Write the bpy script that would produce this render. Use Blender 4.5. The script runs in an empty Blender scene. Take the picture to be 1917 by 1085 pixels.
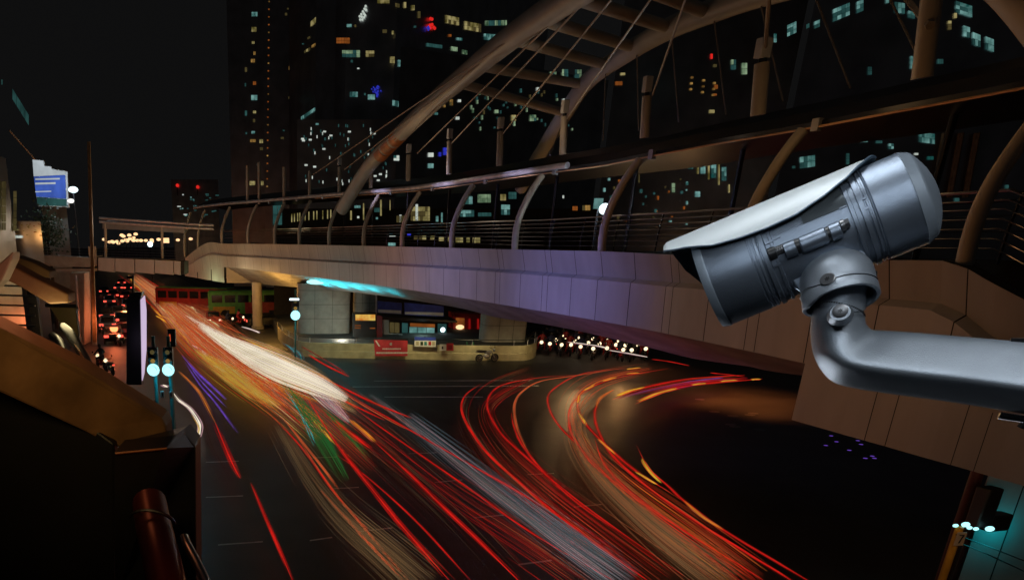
import bpy, bmesh, math, random
from mathutils import Vector, Matrix
from math import sin, cos, pi, radians, exp, acos, sqrt
random.seed(7)
scene = bpy.context.scene
COL = scene.collection

# ------------------------------------------------------------------ camera
FPX, CX, CY, HZ, W, HT = 1300.0, 550.0, 900.0, 455.0, 1917.0, 1085.0
H = 8.5                                    # eye height above the road
TH = math.atan((CY - HZ) / FPX)            # downward pitch
CAM = Vector((0, 0, H))
cd = bpy.data.cameras.new("camera"); co = bpy.data.objects.new("camera", cd); COL.objects.link(co)
cd.sensor_width = 36; cd.lens = 36 * FPX / W
cd.shift_x = (W / 2 - CX) / W; cd.shift_y = (CY - HT / 2) / W
cd.clip_start = 0.05; cd.clip_end = 3000
co.location = CAM; co.rotation_euler = (pi / 2 - TH, 0, 0)
scene.camera = co

# ------------------------------------------------------------------ world, moon, exposure
wd = bpy.data.worlds.new("World"); scene.world = wd; wd.use_nodes = True
bg = wd.node_tree.nodes["Background"]
bg.inputs[0].default_value = (0.0046, 0.0046, 0.0047, 1); bg.inputs[1].default_value = 1.0
sl = bpy.data.lights.new("moon", 'SUN'); sl.energy = 0.012; sl.angle = radians(25); sl.color = (0.85, 0.92, 1.0)
so = bpy.data.objects.new("moon", sl); COL.objects.link(so); so.rotation_euler = (radians(8), radians(-6), 0)
vs = scene.view_settings
vs.view_transform = 'Standard'; vs.look = 'None'; vs.exposure = 0; vs.gamma = 1

def lamp(name, loc, power, color, size=0.3, kind='POINT', target=None, spot=None, blend=0.6, sx=None):
    l = bpy.data.lights.new(name, kind); l.energy = power; l.color = color
    if kind == 'AREA':
        l.shape = 'RECTANGLE'; l.size = size; l.size_y = sx or size; l.spread = radians(60)
    else:
        l.shadow_soft_size = size
    if kind == 'SPOT':
        l.spot_size = radians(spot); l.spot_blend = blend
    o = bpy.data.objects.new(name, l); COL.objects.link(o); o.location = loc
    if target is not None:
        o.rotation_euler = (Vector(target) - Vector(loc)).to_track_quat('-Z', 'Y').to_euler()
    return o

# ------------------------------------------------------------------ picture -> place
def ray(px, py):
    u = (px - CX) / FPX; v = (CY - py) / FPX
    return Vector((u, cos(TH) + v * sin(TH), -sin(TH) + v * cos(TH)))
def P(px, py, Y):
    r = ray(px, py); return CAM + r * (Y / r.y)
def G(px, py, z=0.0):
    r = ray(px, py); return CAM + r * ((z - H) / r.z)
def ZR(Y, py):                              # height of row py at forward distance Y
    v = (CY - py) / FPX
    return H + Y * (v * cos(TH) - sin(TH)) / (cos(TH) + v * sin(TH))
def V(px, py, A, B):                        # on the vertical plane through plan points A, B
    r = ray(px, py); n = Vector((-(B[1] - A[1]), B[0] - A[0], 0))
    t = (Vector((A[0], A[1], 0)) - Vector((0, 0, 0))).dot(n) / r.dot(n)
    return CAM + r * t
def PX(p):
    q = Vector(p) - CAM; c = q.y * cos(TH) - q.z * sin(TH); u = q.y * sin(TH) + q.z * cos(TH)
    return CX + FPX * q.x / c, CY - FPX * u / c
def mpp(Y): return Y / 1374.0               # metres per pixel near the horizon

# ------------------------------------------------------------------ materials
def mat(name, base, rough=0.6, metal=0.0, var=0.25, scale=2.0, bump=0.0, bscale=30, spec=0.5, stretch=None):
    m = bpy.data.materials.new(name); m.use_nodes = True; nt = m.node_tree; b = nt.nodes["Principled BSDF"]
    b.inputs["Roughness"].default_value = rough; b.inputs["Metallic"].default_value = metal
    b.inputs["Specular IOR Level"].default_value = spec
    tc = nt.nodes.new("ShaderNodeTexCoord")
    n = nt.nodes.new("ShaderNodeTexNoise"); n.inputs["Scale"].default_value = scale; n.inputs["Detail"].default_value = 6
    if stretch:
        mp_ = nt.nodes.new("ShaderNodeMapping"); mp_.inputs["Scale"].default_value = stretch
        nt.links.new(tc.outputs["Object"], mp_.inputs["Vector"]); nt.links.new(mp_.outputs[0], n.inputs["Vector"])
    else: nt.links.new(tc.outputs["Object"], n.inputs["Vector"])
    r = nt.nodes.new("ShaderNodeValToRGB")
    r.color_ramp.elements[0].position = 0.3; r.color_ramp.elements[1].position = 0.7
    r.color_ramp.elements[0].color = tuple(c * (1 - var) for c in base) + (1,)
    r.color_ramp.elements[1].color = tuple(min(1, c * (1 + var)) for c in base) + (1,)
    nt.links.new(n.outputs[0], r.inputs[0]); nt.links.new(r.outputs[0], b.inputs["Base Color"])
    if bump:
        n2 = nt.nodes.new("ShaderNodeTexNoise"); n2.inputs["Scale"].default_value = bscale; n2.inputs["Detail"].default_value = 3
        nt.links.new(tc.outputs["Object"], n2.inputs["Vector"])
        bp = nt.nodes.new("ShaderNodeBump"); bp.inputs["Strength"].default_value = bump; bp.inputs["Distance"].default_value = 0.02
        nt.links.new(n2.outputs[0], bp.inputs["Height"]); nt.links.new(bp.outputs[0], b.inputs["Normal"])
    return m

def emi(name, col, s=1.0, var=0.35, scale=0.4, lo=None):
    m = bpy.data.materials.new(name); m.use_nodes = True; nt = m.node_tree
    b = nt.nodes["Principled BSDF"]; b.inputs["Base Color"].default_value = (0.004, 0.004, 0.004, 1); b.inputs["Specular IOR Level"].default_value = 0.05; b.inputs["Roughness"].default_value = 0.9
    tc = nt.nodes.new("ShaderNodeTexCoord"); n = nt.nodes.new("ShaderNodeTexNoise")
    n.inputs["Scale"].default_value = scale; n.inputs["Detail"].default_value = 4
    nt.links.new(tc.outputs["Object"], n.inputs["Vector"])
    r = nt.nodes.new("ShaderNodeValToRGB"); r.color_ramp.elements[0].position = 0.36 if lo else 0.32; r.color_ramp.elements[1].position = 0.64
    lo = lo or tuple(c * (1 - var) for c in col)
    r.color_ramp.elements[0].color = tuple(c for c in lo) + (1,); r.color_ramp.elements[1].color = tuple(col) + (1,)
    nt.links.new(n.outputs[0], r.inputs[0]); nt.links.new(r.outputs[0], b.inputs["Emission Color"])
    b.inputs["Emission Strength"].default_value = s
    return m

M = dict(
    road=mat("asphalt", (0.036, 0.035, 0.036), 0.5, 0, 0.3, 0.6, 0.35, 22, 0.35),
    ground=mat("paving", (0.06, 0.06, 0.058), 0.8, 0, 0.3, 0.3),
    paint=mat("road_paint", (0.6, 0.6, 0.57), 0.7, 0, 0.3, 3),
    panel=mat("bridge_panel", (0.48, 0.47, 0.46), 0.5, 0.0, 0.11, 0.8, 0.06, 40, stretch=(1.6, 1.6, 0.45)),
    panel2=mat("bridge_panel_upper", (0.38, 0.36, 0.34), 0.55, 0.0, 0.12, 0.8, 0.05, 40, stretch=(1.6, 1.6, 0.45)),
    gap=mat("dark_backing", (0.02, 0.018, 0.016), 0.8),
    soffit=mat("soffit_metal", (0.26, 0.26, 0.26), 0.65, 0.0, 0.25, 0.8),
    cream=mat("cream_paint", (0.48, 0.42, 0.33), 0.45, 0, 0.1, 1.2, 0.04, 20),
    darkroof=mat("dark_roof", (0.009, 0.009, 0.011), 0.3, 0.0),
    gutter=mat("gutter_metal", (0.5, 0.5, 0.52), 0.4, 0.3),
    steel=mat("brushed_steel", (0.36, 0.36, 0.37), 0.3, 1.0, 0.08, 4),
    darksteel=mat("dark_steel", (0.05, 0.05, 0.055), 0.35, 0.8),
    cable=mat("steel_cable", (0.35, 0.30, 0.24), 0.5, 0.3),
    concrete=mat("concrete", (0.34, 0.32, 0.28), 0.8, 0, 0.18, 1.4, 0.2, 14),
    wallc=mat("painted_wall", (0.44, 0.39, 0.24), 0.75, 0, 0.22, 1.6, 0.15, 16),
    facade=mat("dark_facade", (0.42, 0.42, 0.44), 0.35, 0.95, 0.25, 0.4),
    brownw=mat("brown_beam", (0.30, 0.17, 0.075), 0.55, 0, 0.35, 3.5, 0.15, 22),
    black=mat("black_plastic", (0.012, 0.012, 0.013), 0.4),
    rubber=mat("rubber", (0.015, 0.015, 0.015), 0.8),
    glass=mat("dark_glass", (0.015, 0.018, 0.02), 0.08, 0.0, 0.2, 1, spec=0.8),
    red=mat("red_paint", (0.42, 0.03, 0.03), 0.4), banner=mat("red_banner", (0.5, 0.035, 0.05), 0.6),
    yellow=mat("yellow_paint", (0.55, 0.32, 0.04), 0.4), greenp=mat("green_paint", (0.12, 0.42, 0.08), 0.4),
    teal=mat("teal_paint", (0.03, 0.2, 0.2), 0.4), white=mat("white_paint", (0.7, 0.7, 0.68), 0.5, 0, 0.1),
    blue=mat("blue_print", (0.03, 0.06, 0.4), 0.5), navy=mat("navy_cloth", (0.03, 0.04, 0.09), 0.9),
    silver=mat("silver_paint", (0.45, 0.45, 0.46), 0.25, 0.6), skin=mat("skin", (0.45, 0.27, 0.18), 0.6),
    orangep=mat("orange_tint", (0.55, 0.16, 0.03), 0.45, 0, 0.4, 2.0),
    greenl=mat("ladder_green", (0.04, 0.2, 0.08), 0.5), leaf=mat("leaf", (0.03, 0.06, 0.025), 0.6, 0, 0.5, 3),
    bark=mat("bark", (0.06, 0.045, 0.03), 0.9),
)
E = dict(
    red=emi("trail_red", (0.62, 0.013, 0.008), 1.0, 0.35, 0.5), dred=emi("trail_dark_red", (0.24, 0.006, 0.005), 1.0, 0.5, 0.5),
    ored=emi("trail_orange_red", (0.62, 0.075, 0.02), 1.0, 0.35, 0.5), orange=emi("trail_orange", (0.62, 0.19, 0.015), 1.0, 0.35, 0.5),
    yellow=emi("trail_yellow", (0.65, 0.40, 0.03), 1.0, 0.35, 0.5), cream=emi("trail_cream", (0.62, 0.5, 0.25), 1.0, 0.3, 0.5),
    white=emi("trail_white", (0.80, 0.71, 0.56), 1.2, 0.2, 0.3), wht=emi("lamp_white", (0.9, 0.88, 0.82), 1.6, 0.05),
    violet=emi("trail_violet", (0.17, 0.07, 0.55), 1.0, 0.5, 1.0), cyan=emi("trail_cyan", (0.03, 0.42, 0.45), 1.0, 0.5, 1.0),
    green=emi("trail_green", (0.012, 0.105, 0.02), 1.0, 0.2, 0.5), grey=emi("trail_grey", (0.085, 0.095, 0.085), 1.0, 0.2, 0.5),
    bgrey=emi("trail_blue_grey", (0.055, 0.078, 0.09), 1.0, 0.2, 0.5), brown=emi("trail_brown", (0.105, 0.066, 0.03), 1.0, 0.2, 0.5),
    dviolet=emi("trail_dim_violet", (0.05, 0.02, 0.16), 1.0, 0.3, 1.0), dcyan=emi("trail_dim_cyan", (0.01, 0.12, 0.14), 1.0, 0.3, 1.0),
    tan=emi("trail_tan", (0.17, 0.085, 0.035), 1.0, 0.2, 0.5), ybrown=emi("trail_ochre", (0.42, 0.26, 0.045), 1.0, 0.2, 0.5),
    rust=emi("trail_rust", (0.34, 0.078, 0.026), 1.0, 0.2, 0.5), pink=emi("trail_pink", (0.38, 0.22, 0.24), 1.0, 0.2, 0.5),
    maroon=emi("trail_maroon", (0.035, 0.008, 0.005), 1.0, 0.2, 0.5),
    w_cyan=emi("window_cyan", (0.30, 0.62, 0.58), 0.52, 0.6, 0.9, lo=(0.015, 0.11, 0.10)),
    w_yel=emi("window_yellow", (0.62, 0.52, 0.22), 0.52, 0.6, 0.9, lo=(0.12, 0.10, 0.02)),
    w_warm=emi("window_amber", (0.60, 0.34, 0.09), 0.52, 0.6, 1.1, lo=(0.10, 0.05, 0.01)),
    w_green=emi("window_green", (0.42, 0.60, 0.36), 0.52, 0.6, 0.9, lo=(0.04, 0.10, 0.05)),
    w_dim=emi("window_dim", (0.09, 0.07, 0.025), 0.8, 0.6, 0.8), w_dcy=emi("window_dim_cyan", (0.025, 0.085, 0.08), 0.9, 0.6, 0.8),
    w_or=emi("window_orange", (0.30, 0.085, 0.015), 0.8, 0.6, 0.8), w_white=emi("window_white", (0.7, 0.78, 0.7), 0.8, 0.3, 0.8),
    e_blue=emi("blue_light", (0.03, 0.04, 0.55), 0.9, 0.4), e_red=emi("red_light", (0.75, 0.02, 0.015), 1.0, 0.2),
    sig=emi("signal_lens", (0.40, 0.92, 0.95), 1.6, 0.02), amber=emi("amber_lens", (0.35, 0.2, 0.04), 0.8, 0.2),
    streetw=emi("street_lamp_glow", (1.0, 0.60, 0.30), 1.5, 0.05), streetc=emi("cool_lamp_glow", (0.75, 0.95, 1.0), 2.5, 0.02),
    head=emi("headlight_glow", (0.95, 0.74, 0.44), 2.0, 0.05), tail=emi("taillight_glow", (1.0, 0.10, 0.06), 1.7, 0.1),
    lightbox=emi("lightbox_face", (0.66, 0.52, 0.72), 1.0, 0.2, 0.3),
)
MAXC = []

# ------------------------------------------------------------------ mesh builder
class MB:
    def __init__(s): s.v = []; s.f = []
    def add(s, vs, fs):
        o = len(s.v); s.v += [Vector(v) for v in vs]; s.f += [tuple(i + o for i in f) for f in fs]; return s
    def box(s, c, size, rz=0.0, rot=None):
        hx, hy, hz = (d / 2 for d in size); R = rot or Matrix.Rotation(rz, 3, 'Z')
        vs = [Vector(c) + R @ Vector((x * hx, y * hy, z * hz)) for x in (-1, 1) for y in (-1, 1) for z in (-1, 1)]
        return s.add(vs, [(0, 1, 3, 2), (4, 6, 7, 5), (0, 4, 5, 1), (2, 3, 7, 6), (0, 2, 6, 4), (1, 5, 7, 3)])
    def prism(s, poly, ext):
        n = len(poly); ext = Vector(ext); vs = [Vector(p) for p in poly] + [Vector(p) + ext for p in poly]
        fs = [tuple(range(n)), tuple(range(2 * n - 1, n - 1, -1))] + [(i, n + i, n + (i + 1) % n, (i + 1) % n) for i in range(n)]
        return s.add(vs, fs)
    def grid(s, rows, close=False):
        m = len(rows[0]); vs = [p for r in rows for p in r]; fs = []
        for i in range(len(rows) - 1):
            for j in range(m if close else m - 1):
                k = (j + 1) % m
                fs.append((i * m + j, i * m + k, (i + 1) * m + k, (i + 1) * m + j))
        return s.add(vs, fs)
    def tube(s, path, r, n=8, cap=True):
        path = [Vector(p) for p in path]; L = len(path)
        rr = r if isinstance(r, (list, tuple)) else [r] * L
        T = [(path[min(i + 1, L - 1)] - path[max(i - 1, 0)]).normalized() for i in range(L)]
        a = Vector((0, 0, 1)) if abs(T[0].z) < 0.9 else Vector((1, 0, 0))
        e = T[0].cross(a).normalized(); rows = []
        for i in range(L):
            e = (e - T[i] * e.dot(T[i])); e = e.normalized() if e.length > 1e-6 else T[i].orthogonal().normalized()
            g = T[i].cross(e)
            rows.append([path[i] + (e * cos(2 * pi * k / n) + g * sin(2 * pi * k / n)) * rr[i] for k in range(n)])
        o = len(s.v); s.grid(rows, True)
        if cap:
            s.f.append(tuple(o + k for k in range(n - 1, -1, -1))); s.f.append(tuple(o + (L - 1) * n + k for k in range(n)))
        return s
    def ball(s, c, r, n=10, m=6, sc=(1, 1, 1)):
        c = Vector(c); rows = []
        for i in range(m + 1):
            t = pi * i / m
            rows.append([c + Vector((r * sin(t) * cos(2 * pi * k / n) * sc[0], r * sin(t) * sin(2 * pi * k / n) * sc[1], r * cos(t) * sc[2])) for k in range(n)])
        return s.grid(rows, True)
    def disc(s, c, nrm, r, d, n=14):
        c = Vector(c); nrm = Vector(nrm).normalized(); return s.tube([c, c + nrm * d], r, n)
    def build(s, name, m, parent=None, loc=None, smooth=False, bevel=0.0):
        if parent is not None: off = wl(parent)
        elif loc is not None: off = Vector(loc)
        else:
            xs = [v.x for v in s.v]; ys = [v.y for v in s.v]
            off = Vector(((min(xs) + max(xs)) / 2, (min(ys) + max(ys)) / 2, min(v.z for v in s.v)))
        me = bpy.data.meshes.new(name); me.from_pydata([v - off for v in s.v], [], s.f)
        bm = bmesh.new(); bm.from_mesh(me); bmesh.ops.remove_doubles(bm, verts=bm.verts, dist=1e-5)
        bmesh.ops.recalc_face_normals(bm, faces=bm.faces); bm.to_mesh(me); bm.free()
        me.materials.append(m)
        if smooth:
            for p in me.polygons: p.use_smooth = True
            try: me.set_sharp_from_angle(angle=radians(smooth if smooth is not True else 40))
            except Exception: pass
        o = bpy.data.objects.new(name, me); COL.objects.link(o)
        if parent is not None: o.parent = parent
        else: o.location = off
        if bevel:
            b = o.modifiers.new("bevel", 'BEVEL'); b.width = bevel; b.segments = 2; b.limit_method = 'ANGLE'
        return o

def wl(o):
    v = Vector(o.location)
    while o.parent is not None: o = o.parent; v = v + Vector(o.location)
    return v
def tag(o, label=None, cat=None, group=None, kind=None):
    if label: o["label"] = label
    if cat: o["category"] = cat
    if group: o["group"] = group
    if kind: o["kind"] = kind
    return o
def thing(name, label, cat, loc=(0, 0, 0), group=None):
    o = bpy.data.objects.new(name, None); COL.objects.link(o); o.location = loc; o.empty_display_size = 0.3
    return tag(o, label, cat, group)
def copy_tree(o, parent=None):
    c = o.copy(); COL.objects.link(c)
    if parent is not None: c.parent = parent
    for ch in list(o.children): copy_tree(ch, c)
    return c
def cr(pts, k=6):                          # Catmull-Rom through points of any dimension
    pts = [Vector(p) for p in pts]; out = []
    for i in range(len(pts) - 1):
        p0 = pts[max(i - 1, 0)]; p1 = pts[i]; p2 = pts[i + 1]; p3 = pts[min(i + 2, len(pts) - 1)]
        for j in range(k):
            t = j / k
            out.append(0.5 * (2 * p1 + (p2 - p0) * t + (2 * p0 - 5 * p1 + 4 * p2 - p3) * t * t + (3 * p1 - p0 - 3 * p2 + p3) * t ** 3))
    out.append(pts[-1]); return out
def lerp_tab(tab, x, k):
    if x <= tab[0][0]: return tab[0][k]
    for a, b in zip(tab, tab[1:]):
        if x <= b[0]: return a[k] + (b[k] - a[k]) * (x - a[0]) / (b[0] - a[0])
    return tab[-1][k]

# ================================================================== ground and road
g = MB(); g.add([(-900, -60, -0.12), (900, -60, -0.12), (900, 1500, -0.12), (-900, 1500, -0.12)], [(0, 1, 2, 3)])
tag(g.build("ground", M["ground"]), kind="structure")
rd = MB()
rows = []
A0 = G(1100, 1085, 0); dirv = (G(330, 590, 0) - G(760, 1085, 0)).normalized(); nrm = Vector((dirv.y, -dirv.x, 0))
base = G(760, 1085, 0)
poly = [base - dirv * 40 - nrm * 9, base - dirv * 40 + nrm * 45, base + dirv * 26 + nrm * 45, base + dirv * 62 + nrm * 30, base + dirv * 62 + nrm * 9, base + dirv * 420 + nrm * 9, base + dirv * 420 - nrm * 13, base + dirv * 20 - nrm * 11]
rd.prism([Vector((p.x, p.y, 0)) for p in poly], (0, 0, -0.11))
tag(rd.build("road", M["road"]), kind="structure")
# reflected light on the asphalt painted as pale bars, each short and transverse
GLINT = [(385, 447, 865, 863), (385, 455, 931, 928), (408, 492, 1020, 1014), (580, 622, 1012, 1006), (584, 632, 857, 855), (617, 672, 915, 912), (765, 818, 849, 847), (814, 866, 903, 898), (890, 944, 969, 964), (972, 1034, 1057, 1049), (988, 1038, 888, 886), (1076, 1128, 949, 944), (672, 735, 995, 988)]
for x0, x1, y0, y1 in GLINT:
    a, b = G(x0, y0, 0.004), G(x1, y1, 0.004); d = Vector((0, 0.09, 0))
    q = MB(); q.add([a, b, b + d, a + d], [(0, 1, 2, 3)])
    tag(q.build("lane_glint", M["paint"]), "thin pale glint of light painted across the dark asphalt lane", "road marking", "thin light glints painted across the lanes", None)
for i, (x0, x1, y0, y1) in enumerate([(905, 720, 743, 743), (1010, 660, 722, 724), (1000, 700, 712, 713)]):
    a, b = G(x0, y0, 0.004), G(x1, y1, 0.004); d = Vector((0, 0.16, 0))
    q = MB(); q.add([a, b, b + d, a + d], [(0, 1, 2, 3)])
    tag(q.build("stop_line", M["paint"]), ["nearest faint line across the empty asphalt before the plaza wall", "middle faint line across the asphalt before the plaza wall", "farthest faint line across the asphalt below the plaza wall"][i], "road marking")

# ================================================================== the skywalk
#        px   Y    roof par  up   low  belly
BT = [(345, 82, 395, 486, 500, 514, 520), (390, 78, 388, 455, 476, 505, 521), (430, 74, 384, 456, 477, 500, 530),
      (532, 64, 376, 457, 482, 512, 540), (640, 54, 367, 459, 488, 525, 551), (780, 43.5, 357, 462, 495, 543, 574),
      (860, 38.5, 347, 464, 499, 555, 594), (975, 33, 330, 467, 506, 573, 613), (1134, 27, 309, 470, 517, 598, 652),
      (1260, 23.8, 284, 476, 527, 620, 679), (1340, 21.7, 269, 478, 533, 635, 694), (1515, 18.2, 240, 482, 545, 669, 722),
      (1700, 15.6, 205, 487, 560, 707, 762), (1816, 14.3, 184, 491, 573, 731, 792), (1917, 13.3, 165, 535, 630, 756, 820), (2080, 12.0, 132, 605, 705, 800, 870)]
fine = cr(BT, 8)
BP = [P(v[0], 455, v[1]) for v in [tuple(q) for q in fine]] if len(fine[0]) >= 2 else []
fine = [tuple(q) for q in fine]
BP = [Vector((p.x, p.y, 0)) for p in BP]
NB = len(BP)
BN = []
for i in range(NB):
    t = (BP[min(i + 1, NB - 1)] - BP[max(i - 1, 0)]).normalized(); BN.append(Vector((t.y, -t.x, 0)))
if BN[NB // 2].y > 0: BN = [-n for n in BN]              # outward, towards the road
ARC = [0.0]
for i in range(1, NB): ARC.append(ARC[-1] + (BP[i] - BP[i - 1]).length)
def bsec(px):
    """plan point, outward normal and the rows of the skywalk at picture column px"""
    for i in range(NB - 1):
        if fine[i + 1][0] >= px or i == NB - 2:
            a = (px - fine[i][0]) / (fine[i + 1][0] - fine[i][0])
            b = BP[i].lerp(BP[i + 1], a); n = BN[i].lerp(BN[i + 1], a).normalized()
            return b, n, [fine[i][k] + (fine[i + 1][k] - fine[i][k]) * a for k in range(7)]
def barc(s):
    for i in range(NB - 1):
        if ARC[i + 1] >= s or i == NB - 2:
            a = (s - ARC[i]) / (ARC[i + 1] - ARC[i])
            return fine[i][0] + (fine[i + 1][0] - fine[i][0]) * a
def bpt(px, n_off, key):
    """point on the skywalk section: key = column of the table (2 roof ... 6 belly)"""
    b, n, r = bsec(px); q = b + n * n_off
    return Vector((q.x, q.y, ZR(q.y, r[key])))
SW = thing("skywalk", "long curved pedestrian skywalk clad in pale panels crossing above the junction", "skywalk", (BP[NB // 2].x, BP[NB // 2].y, 0))
up, lowp, ledge, back = MB(), MB(), MB(), MB()
pat = [1.75, 1.75, 1.75, 1.75, 0.42, 1.75, 1.75, 0.42]; s = 0.4; k = 0
while s < ARC[-1] - 0.3:
    s1 = min(s + pat[k % 8], ARC[-1] - 0.05); k += 1
    xs = [barc(s + 0.014 + (s1 - s - 0.028) * j / 3) for j in range(4)]
    for X in (xs,):
        def rowz(no, key): return [bpt(x, no, key) for x in X]
        T0 = rowz(0.26, 3); U0 = rowz(0.02, 4)
        up.grid([T0, U0]); L0 = rowz(0.22, 4)
        for v in L0: v.z -= 0.13
        B0 = rowz(0.12, 5)
        ledge.grid([U0, L0]); lowp.grid([L0, B0])
    s = s1
XF = [fine[i][0] for i in range(NB)]
back.grid([[bpt(x, 0.26 - 0.06, 3) - Vector((0, 0, 0.02)) for x in XF], [bpt(x, -0.05, 4) for x in XF], [bpt(x, 0.0, 4) - Vector((0, 0, 0.2)) for x in XF], [bpt(x, 0.07, 5) for x in XF]])
back.grid([[bpt(x, 0.26, 3) for x in XF], [bpt(x, -0.02, 3) for x in XF], [bpt(x, -0.02, 3) - Vector((0, 0, 0.9)) for x in XF], [bpt(x, -4.9, 3) - Vector((0, 0, 0.9)) for x in XF], [bpt(x, -4.9, 3) - Vector((0, 0, 0.05)) for x in XF], [bpt(x, -5.15, 3) - Vector((0, 0, 0.05)) for x in XF], [bpt(x, -5.15, 5) for x in XF], [bpt(x, -2.7, 6) for x in XF]])
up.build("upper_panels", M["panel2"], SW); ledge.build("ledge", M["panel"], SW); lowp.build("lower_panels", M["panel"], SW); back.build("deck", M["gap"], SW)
bel = MB(); rws = []
for j in range(13):
    f = j / 12; row = []
    for x in XF:
        a = bpt(x, 0.12, 5); b = bpt(x, -2.7, 6); p = a.lerp(b, f); p.z += (0.05 if j % 2 else 0) ; row.append(p)
    rws.append(row)
bel.grid(rws); bel.build("soffit", M["soffit"], SW)
# deep cladding over the two ends
def xh(x, row): k = (row - 455) / 4245.0; return (x - k * 550) / (1 - k)
def cladding(x0, edge, joints, no=0.13):
    xs = [x0] + joints; clad, cb = MB(), MB()
    for i in range(len(xs) - 1):
        a, b = xs[i] + 0.8, xs[i + 1] - 0.8
        def bot(x): q = bsec(max(xh(x, edge(x)), 345)); n = q[0] + q[1] * no; return Vector((n.x, n.y, ZR(n.y, edge(x))))
        def top(x): v = bpt(max(xh(x, edge(x)), 345), no, 5); v.z += 0.01; return v
        m = [a + (b - a) * j / 3 for j in range(4)]
        clad.grid([[top(x) for x in m], [bot(x) for x in m]])
    m = [xs[0] + 3 + (xs[-1] - xs[0] - 3) * j / 12 for j in range(13)]
    def pl(x, o): q = bsec(max(xh(x, edge(x)), 345)); return q[0] + q[1] * o
    cb.grid([[bpt(max(xh(x, edge(x)), 345), no - 0.06, 5) for x in m], [Vector((*pl(x, no - 0.06).xy, ZR(pl(x, no - 0.06).y, edge(x) - 1))) for x in m],
             [Vector((*pl(x, -4.9).xy, ZR(pl(x, no).y, edge(x)))) for x in m]])
    clad.build("end_cladding", M["panel"], SW); cb.build("end_backing", M["gap"], SW)
cladding(1490, lambda x: 785 + (x - 1490) * 0.2815, [1628, 1666, 1790, 1833, 1945, 2060])
cladding(347, lambda x: 516 + (x - 346) * 0.17, [372, 398, 423])
rt = MB()   # pale return at the far end, running in under the deck
c0 = bpt(424, 0.12, 5); c1 = Vector((c0.x, c0.y, ZR(c0.y, 529))); e0 = P(602, 530, c0.y + 3.6)
rt.prism([c0, c1, P(505, 531, c0.y + 2.0), e0, P(520, 517, c0.y + 2.0)], (0.0, 0.25, 0)); rt.build("return_panel", M["cream"], SW)
# hoops
HOOP = [338, 372, 417, 466, 516, 562, 618, 683, 755, 848, 967, 1131, 1398, 1822]
for x in HOOP:
    b, n, r = bsec(max(x, 346)); zb = bpt(max(x, 346), 0.0, 3).z - 0.1
    if x < 380: zb = ZR(b.y, 470 if x > 350 else 482)
    q = b - n * 1.0; zt = ZR(q.y, lerp_tab(BT, PX((q.x, q.y, H + 3))[0], 2) + 4)
    path = []
    for j in range(15):
        t = j / 14; no = 0.05 + 0.06 * sin(pi * min(1, t * 1.6)) - 1.0 * (1 - cos(t * pi / 2)) ** 1.5
        w = b + n * no; path.append(Vector((w.x, w.y, zb + (zt - zb) * (t ** 0.97))))
    MB().tube(path, 0.145, 10).build("hoop", M["cream"], SW, smooth=True)
# roof canopy, gutter, lit edge strip
roof, gut, strip, edge2 = MB(), MB(), MB(), MB()
XR = [x for x in XF if x >= 352]
def roofp(x, no, dz): 
    b, n, r = bsec(x); q = b - n * 1.05; z = ZR(q.y, lerp_tab(BT, PX((q.x, q.y, H + 3))[0], 2)); w = b + n * no; return Vector((w.x, w.y, z + dz))
prof = [(-1.0, 0.0), (-1.0, 0.12), (-1.6, 0.5), (-2.4, 0.85), (-3.2, 1.0), (-4.0, 0.85), (-4.8, 0.5), (-5.2, 0.0), (-3.2, 0.35), (-1.0, 0.0)]
roof.grid([[roofp(x, a, b) for x in XR] for a, b in prof]); roof.build("canopy", M["darkroof"], SW)
gut.tube([roofp(x, -0.85, 0.16) for x in XR if x <= 1016], 0.13, 8); gut.build("gutter", M["gutter"], SW, smooth=True)
strip.tube([roofp(x, -0.94, -0.03) for x in XR if x >= 560], 0.03, 6); strip.build("edge_strip", mat("edge_trim", (0.75, 0.42, 0.2), 0.35, 0.0, 0.1), SW)  # orange reflection along the edge put into the strip's colour
edge2.tube([roofp(x, -2.1, 0.6) for x in XR if 575 < x], 0.03, 6); edge2.build("ridge_line", M["cable"], SW)
for x in HOOP[3:]:
    p = roofp(x + 22, -0.94, 0.02); MB().box(p, (0.18, 0.18, 0.3), 0.4).build("bracket", M["gutter"], SW)
# soffit panes of the canopy, inner posts
for x in HOOP[4:]:
    p = roofp(x + 45, -4.2, 0); MB().tube([Vector((p.x, p.y, bpt(x, 0, 3).z - 0.9)), Vector((p.x, p.y, p.z + 0.3))], 0.085, 8).build("inner_post", M["darksteel"], SW, smooth=True)
# railings
for jz, rad in ((0.95, 0.032), (0.78, 0.014), (0.62, 0.014), (0.44, 0.014), (0.26, 0.014), (0.08, 0.014), (-0.1, 0.014)):
    pts = []
    for x in XR:
        b, n, r = bsec(x); w = b - n * 0.35; z = H + jz
        if x > 1830: z -= (x - 1830) * 0.004
        pts.append(Vector((w.x, w.y, z + max(0, (1000 - x)) * 0.0005)))
    MB().tube(pts, rad, 6).build("rail", M["steel"], SW, smooth=True)
    if jz in (0.95, 0.62, 0.26): MB().tube([Vector((q.x, q.y, q.z)) + Vector((3.5, 2.4, 0)) for q in pts], rad, 5).build("rail", M["steel"], SW, smooth=True)
s = 1.0
while s < ARC[-1] - 1:
    x = barc(s); b, n, r = bsec(x); w = b - n * 0.38
    if x > 500: MB().tube([Vector((w.x, w.y, H - 0.4)), Vector((w.x, w.y, H + 0.2)), Vector((w.x, w.y, H + 0.93)) + Vector((0.12, 0.05, 0))], 0.03, 6).build("rail_post", M["darksteel"], SW)
    s += 2.2

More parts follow.
